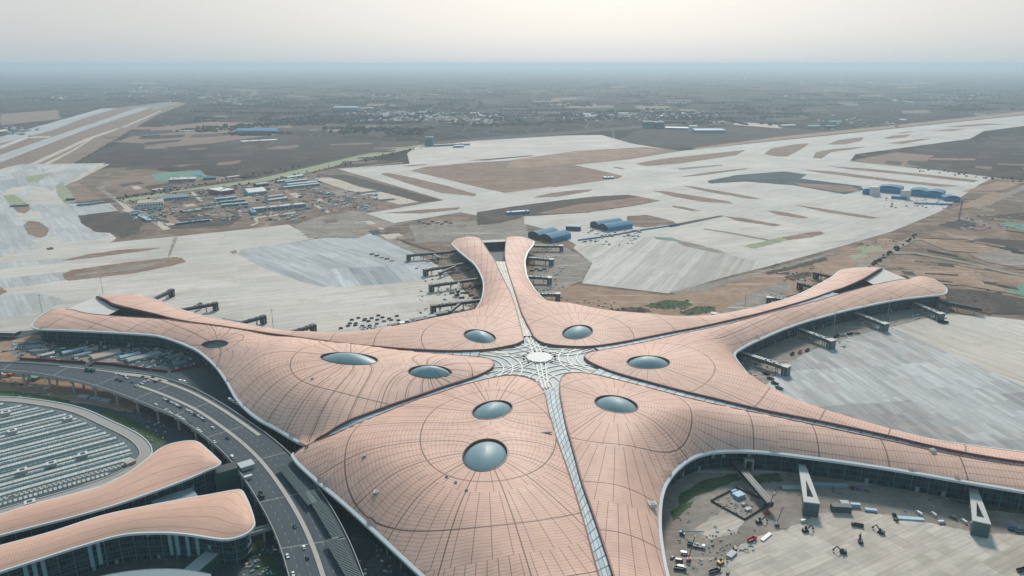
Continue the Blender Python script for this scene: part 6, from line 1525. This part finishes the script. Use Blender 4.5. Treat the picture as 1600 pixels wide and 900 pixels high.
# crowd of machines on the apron behind the upper left petal
z3 = lambda x, y: (400 + x / 3.2, 480 + y / 3.2)
car_row([z3(425 + 36 * i, 108 - 5 * i + 7 * math.sin(5.1 * i)) for i in range(9)], 'in the front line behind the upper left petal', 'machines behind the upper left petal', ('dark', 'grey', 'black', 'dark', 'blue'), .3, 'van')
car_row([z3(470 + 33 * i + 6 * math.sin(3.7 * i), 84 - 5 * i + 6 * math.sin(2.3 * i)) for i in range(8)], 'in the middle line behind the upper left petal', 'machines behind the upper left petal', ('dark', 'grey', 'black', 'green'), .4, 'van')
car_row([z3(480 + 33 * i, 66 - 4 * i + 6 * math.sin(4.4 * i)) for i in range(5)], 'in the back line behind the upper left petal', 'machines behind the upper left petal', ('dark', 'grey', 'black'), .2, 'van')
for i, (x, y, l, w_, c) in enumerate(((640, 118, 20, 6, 'bluegrey'), (690, 100, 16, 6, 'dark'), (735, 90, 16, 6, 'white'), (770, 85, 14, 6, 'teal'), (815, 72, 22, 9, 'dark'), (870, 58, 16, 7, 'bluegrey'), (925, 42, 20, 8, 'dark'))):
    crate(z3(x, y), (l, w_, 4), c, .5, f'{c.replace("bluegrey", "blue grey")} shed, {ORD[i]} from the left in the line close behind the upper left petal', 'site_shed', 'shed')
car_row([z5(100 + 25 * i, 185 + 8 * i) for i in range(5)], 'by the uppermost bridge left of the far pier', 'machines left of the far pier', ('dark', 'grey', 'white'), .2, 'truck')
car_row([z5(480 + 26 * i, 250 + 14 * (i % 3)) for i in range(5)], 'under the second bridge left of the far pier', 'machines left of the far pier', ('dark', 'grey', 'blue'), .4, 'truck')
car_row([z5(500 + 24 * i, 380 + 12 * (i % 3)) for i in range(6)], 'between the two lowest bridges left of the far pier', 'machines left of the far pier', ('dark', 'black', 'grey'), .4, 'truck')
car_row([z5(590 + 13 * i, 345 + 9 * (i % 2)) for i in range(5)], 'by the curved wall left of the far pier', 'machines left of the far pier', ('dark', 'black', 'grey'), 1.2, 'truck')
car_row([z5(900 + 20 * i, 268 - 6 * (i % 2)) for i in range(4)], 'right of the far pier between two grey bridges', 'machines right of the far pier', ('dark', 'black', 'grey'), .1, 'truck')
car_row([z7(440 + 38 * i, 560 - 9 * i) for i in range(3)], 'between the first two bridges from the right wing notch', 'machines under the right wing', ('dark', 'black', 'red'), .9, 'truck')
car_row([z7(660 + 34 * i, 472 - 6 * i) for i in range(4)], 'between the middle two bridges of the right wing', 'machines under the right wing', ('dark', 'black', 'silver'), .3, 'truck')
car_row([z7(310 + 22 * i, 660 + 24 * i) for i in range(4)], 'along the dirt edge below the notch bridge', 'machines under the right wing', ('dark', 'black', 'grey'), 2.2, 'truck')
car_row([z7(1180 + 14 * i, 398 + 3 * i) for i in range(3)], 'by the bridge near the right wing tip', 'machines under the right wing', ('dark', 'black', 'red'), .4, 'truck')
car_row([z3(0 + 12 * i, 2290 / 60 + 4 * i) for i in range(0)], 'x', 'x')
car_row([(655 + 7 * i, 347 + (i % 3) * 2) for i in range(8)], 'in the cluster left above the far pier', 'machines above the far pier', ('dark', 'dark', 'blue', 'black'), .3, 'truck')
# ---------------------------------------------------------------- far villages and woods
rf = random.Random(21)
M_vil = [paint('village_white', (0.58, 0.57, 0.55), .8), paint('village_grey', (0.32, 0.31, 0.30), .8), paint('village_red', (0.28, 0.16, 0.13), .8), paint('village_blue', (0.20, 0.34, 0.42), .6)]
vill = [(690, 183, 95, 130), (620, 178, 60, 60), (750, 190, 40, 45), (215, 145, 70, 70), (240, 139, 40, 40), (80, 152, 30, 20), (370, 158, 40, 45), (610, 150, 50, 45), (395, 147, 20, 25), (930, 183, 80, 60), (1050, 180, 60, 50), (750, 145, 30, 25), (925, 143, 45, 40), (905, 138, 40, 20), (1180, 125, 90, 60), (1300, 127, 110, 80), (1400, 126, 90, 50), (1150, 123, 55, 60), (540, 118, 90, 40), (700, 124, 80, 30), (980, 123, 80, 40), (1450, 158, 60, 25), (1500, 152, 50, 30), (1250, 150, 30, 20), (300, 120, 80, 30), (100, 118, 80, 30), (1340, 191, 60, 25), (30, 205, 25, 25), (1420, 110, 90, 40), (350, 152, 60, 30)]
for vi, (x, y, sp, n) in enumerate(vill):
    s = MB()
    for k in range(n):
        px_, py_ = rf.gauss(x, sp * .55), max(109.5, rf.gauss(y, 1.0 + (y - 100) * .03)); q = P(px_, py_)
        w, d_, h = rf.uniform(10, 26), rf.uniform(8, 14), rf.uniform(4, 8); m = M_vil[0 if rf.random() < .3 else rf.randrange(4)]
        if rf.random() < .08: w, d_ = w * 3, d_ * 2
        rz = rf.choice((0.1, 0.1, 0.1 + math.pi / 2)); s.box((q.x, q.y, 0), (w, d_, h), m, rz)
        R3 = Matrix.Rotation(rz, 3, 'Z'); f = lambda a_, b_, c_: tuple((R3 @ Vector((a_, b_, c_))) + q)
        mr = m
        s.face([f(-w / 2, -d_ / 2, h), f(w / 2, -d_ / 2, h), f(w / 2, 0, h + d_ * .2), f(-w / 2, 0, h + d_ * .2)], mr); s.face([f(w / 2, d_ / 2, h), f(-w / 2, d_ / 2, h), f(-w / 2, 0, h + d_ * .2), f(w / 2, 0, h + d_ * .2)], mr)
    o = s.place('distant_village'); tag(o, kind='stuff')
def leaf_mat(name, a, b):
    t = NT(name); p = t.pos(); f = t.noise(p, 0.03, 3); return t.done(t.mix(f, a, b), .9, 0, .1)
M_lf = [leaf_mat('far_foliage', (0.025, 0.035, 0.026), (0.05, 0.055, 0.04)), leaf_mat('bare_wood', (0.05, 0.045, 0.038), (0.085, 0.07, 0.058))]
s = MB()
def clump(s, q, r_, h, m):
    n = 6; k = rf.random() * 6.28
    lo = [Vector((q.x + r_ * rf.uniform(.7, 1.1) * math.cos(k + 6.283 * j / n), q.y + r_ * rf.uniform(.7, 1.1) * math.sin(k + 6.283 * j / n), h * rf.uniform(.1, .3))) for j in range(n)]
    hi = [Vector((q.x + r_ * .6 * math.cos(k + .5 + 6.283 * j / n), q.y + r_ * .6 * math.sin(k + .5 + 6.283 * j / n), h * rf.uniform(.65, 1))) for j in range(n)]
    gr = [Vector((p.x * .5 + q.x * .5, p.y * .5 + q.y * .5, 0)) for p in lo]
    s.grid([gr, lo, hi], m, True); s.face(hi, m)
for k in range(1150):                       # shelter belts and copses over the plain
    y = 112 + 100 * rf.random() ** 1.5; x = rf.uniform(-80, 1680)
    if y > 160 and x < 320: continue
    if y > 175 and x > 1250: continue
    if y > 196 and 640 < x < 1320: continue
    c = P(x, y); line = rf.random() < .6; ang_ = rf.choice((0.1, 0.1, 1.67, .3)); n = rf.randint(8, 26); m = M_lf[rf.random() < .4]
    for j in range(n):
        o_ = Vector((math.cos(ang_), math.sin(ang_), 0)) * (j - n / 2) * (16 if line else 3) + Vector((rf.gauss(0, 5 if line else 55), rf.gauss(0, 5 if line else 40), 0))
        clump(s, c + o_, rf.uniform(8, 18), rf.uniform(7, 14), m)
o = s.build('distant_woodland'); tag(o, kind='stuff')
s = MB()
for k in range(240):                        # bushes along the canal road and field edges
    a, b = rf.choice((((190, 318), (420, 285)), ((420, 285), (570, 250)), ((570, 250), (660, 231)), ((180, 312), (300, 291)), ((300, 291), (470, 262)), ((1400, 262), (1600, 284)), ((1330, 436), (1430, 370))))
    f = rf.random(); q = P(a[0] + (b[0] - a[0]) * f, a[1] + (b[1] - a[1]) * f + rf.uniform(-3, 3)); clump(s, q, rf.uniform(2, 5), rf.uniform(2, 5), M_lf[0])
tag(s.build('roadside_bushes'), kind='stuff')
# rubble and heaps of earth
def heaps(regions, n, r0, r1, m, name):
    s = MB()
    for k in range(n):
        x0, y0, x1, y1 = rf.choice(regions); q = P(rf.uniform(x0, x1), rf.uniform(y0, y1)); clump(s, q, rf.uniform(r0, r1), rf.uniform(r0, r1) * .45, m)
    tag(s.build(name), kind='stuff')
heaps([(1200, 412, 1290, 432), (1225, 426, 1270, 440), (1340, 385, 1420, 376), (1480, 450, 1570, 490), (955, 480, 1010, 492), (1060, 480, 1110, 492), (1010, 470, 1075, 484), (880, 470, 960, 490)], 330, 1.2, 4, G['dark'], 'earth_heaps')
heaps([(640, 395, 740, 490), (845, 400, 880, 465), (1230, 520, 1330, 560), (1170, 560, 1240, 600), (1100, 740, 1500, 830), (1050, 840, 1150, 890)], 420, .3, 1.0, G['gravel'], 'building_rubble')
heaps([(470, 335, 620, 372), (350, 300, 500, 335), (640, 350, 740, 380)], 200, .8, 2.5, G['works'], 'spoil_heaps')
# loose building materials, cabins and pallets lying about the works
def litter(name, regions, n, mats, smin=1.5, smax=7, hmax=2.6):
    s = MB()
    for k in range(n):
        x0, y0, x1, y1 = rf.choice(regions); q = P(rf.uniform(x0, x1), rf.uniform(y0, y1)); z = gz(q)
        w = rf.uniform(smin, smax); d_ = rf.uniform(smin * .6, smax * .5); h = rf.uniform(.3, hmax); m = rf.choice(mats); rz = rf.choice((.75, .75, -.2, .2, 2.3)) + rf.gauss(0, .1)
        s.box((q.x, q.y, z), (w, d_, h), m, rz)
        if rf.random() < .4: s.box((q.x + rf.uniform(-1, 1), q.y + rf.uniform(-1, 1), z + h), (w * .5, d_ * .6, h * .5), rf.choice(mats), rz)
    tag(s.build(name), kind='stuff')
LM = [paint('litter_' + c, BC[c], .7) for c in ('grey', 'bluegrey', 'dark', 'pale', 'teal', 'tan', 'white', 'paleblue')]
litter('building_materials', [(250, 300, 340, 345), (330, 290, 420, 330), (400, 285, 510, 330), (440, 275, 500, 300), (500, 300, 590, 330), (205, 322, 260, 345), (340, 322, 480, 345)], 620, LM, 2, 12, 3.5)
litter('yard_litter', [(70, 525, 300, 565), (20, 535, 90, 560), (200, 540, 320, 580), (130, 535, 260, 555)], 420, LM, .8, 6, 1.6)
litter('yard_litter', [(1060, 790, 1130, 900), (1120, 775, 1200, 805), (1200, 755, 1320, 775), (1330, 760, 1590, 815), (1100, 830, 1180, 870)], 230, LM[:3] + LM[4:6], .5, 2.4, .8)
litter('yard_litter', [(650, 395, 745, 490), (845, 385, 880, 470), (560, 510, 680, 523)], 300, LM, .8, 5, 1.8)
litter('yard_litter', [(1160, 560, 1230, 590), (1240, 520, 1330, 545), (1340, 495, 1400, 515), (1420, 485, 1480, 500), (1200, 460, 1260, 480)], 160, LM, .8, 4, 1.4)
litter('yard_litter', [(1500, 335, 1600, 360), (1380, 308, 1480, 326), (905, 360, 1000, 384)], 160, LM, 2, 8, 2.5)
litter('yard_litter', [(200, 640, 260, 690), (0, 590, 120, 625), (380, 850, 430, 900), (520, 850, 640, 1000)], 160, LM, .6, 3, 1.2)
# small things lying on the roofs
for (x, y, w, d_, h, lab, key) in ((1019, 790, 6, 5, 2.2, 'pale roof hoist standing on the lower right petal near its eave', 'D'), (589, 768, 5, 4, .5, 'pale sheet left on the nearest petal', 'E'), (698, 745, 2, 1.4, 1, 'small grey crate on the ring seam below the big skylight, left', 'E'), (712, 754, 2, 1.4, 1, 'small grey crate on the ring seam below the big skylight, middle', 'E'), (729, 766, 2, 1.4, 1, 'small grey crate on the ring seam below the big skylight, right', 'E'),
                                 (569, 714, 3, 2, 1, 'small dark crate on the nearest petal near its upper left edge', 'E'), (1457, 705, 4, 4, 1.8, 'white round tank cover on the long lower right petal', 'D'), (488, 592, 2.5, 2, 1, 'small dark crate on the left petal seam', 'F'), (850, 676, 14, 2, .4, 'grey plank walkway lying by the lower skylight band', 'E')):
    pt = PETALS[key]; z = 30
    for _ in range(6): z = pt.zf(P(x, y, z))
    q = P(x, y, z); s = MB(); s.box((q.x, q.y, z - .3), (w, d_, h + .3), M_jroof if ('pale' in lab or 'white' in lab) else M_soffit, .2, taper=.9); s.box((q.x, q.y, z + h), (w * .6, d_ * .6, .25), M_soffit, .2)
    tag(s.place('roof_crate' if 'crate' in lab else ('roof_hoist' if 'hoist' in lab else ('tank_cover' if 'tank' in lab else ('plank_walkway' if 'plank' in lab else 'roof_sheet')))), lab, 'crate' if 'crate' in lab else 'roof equipment')
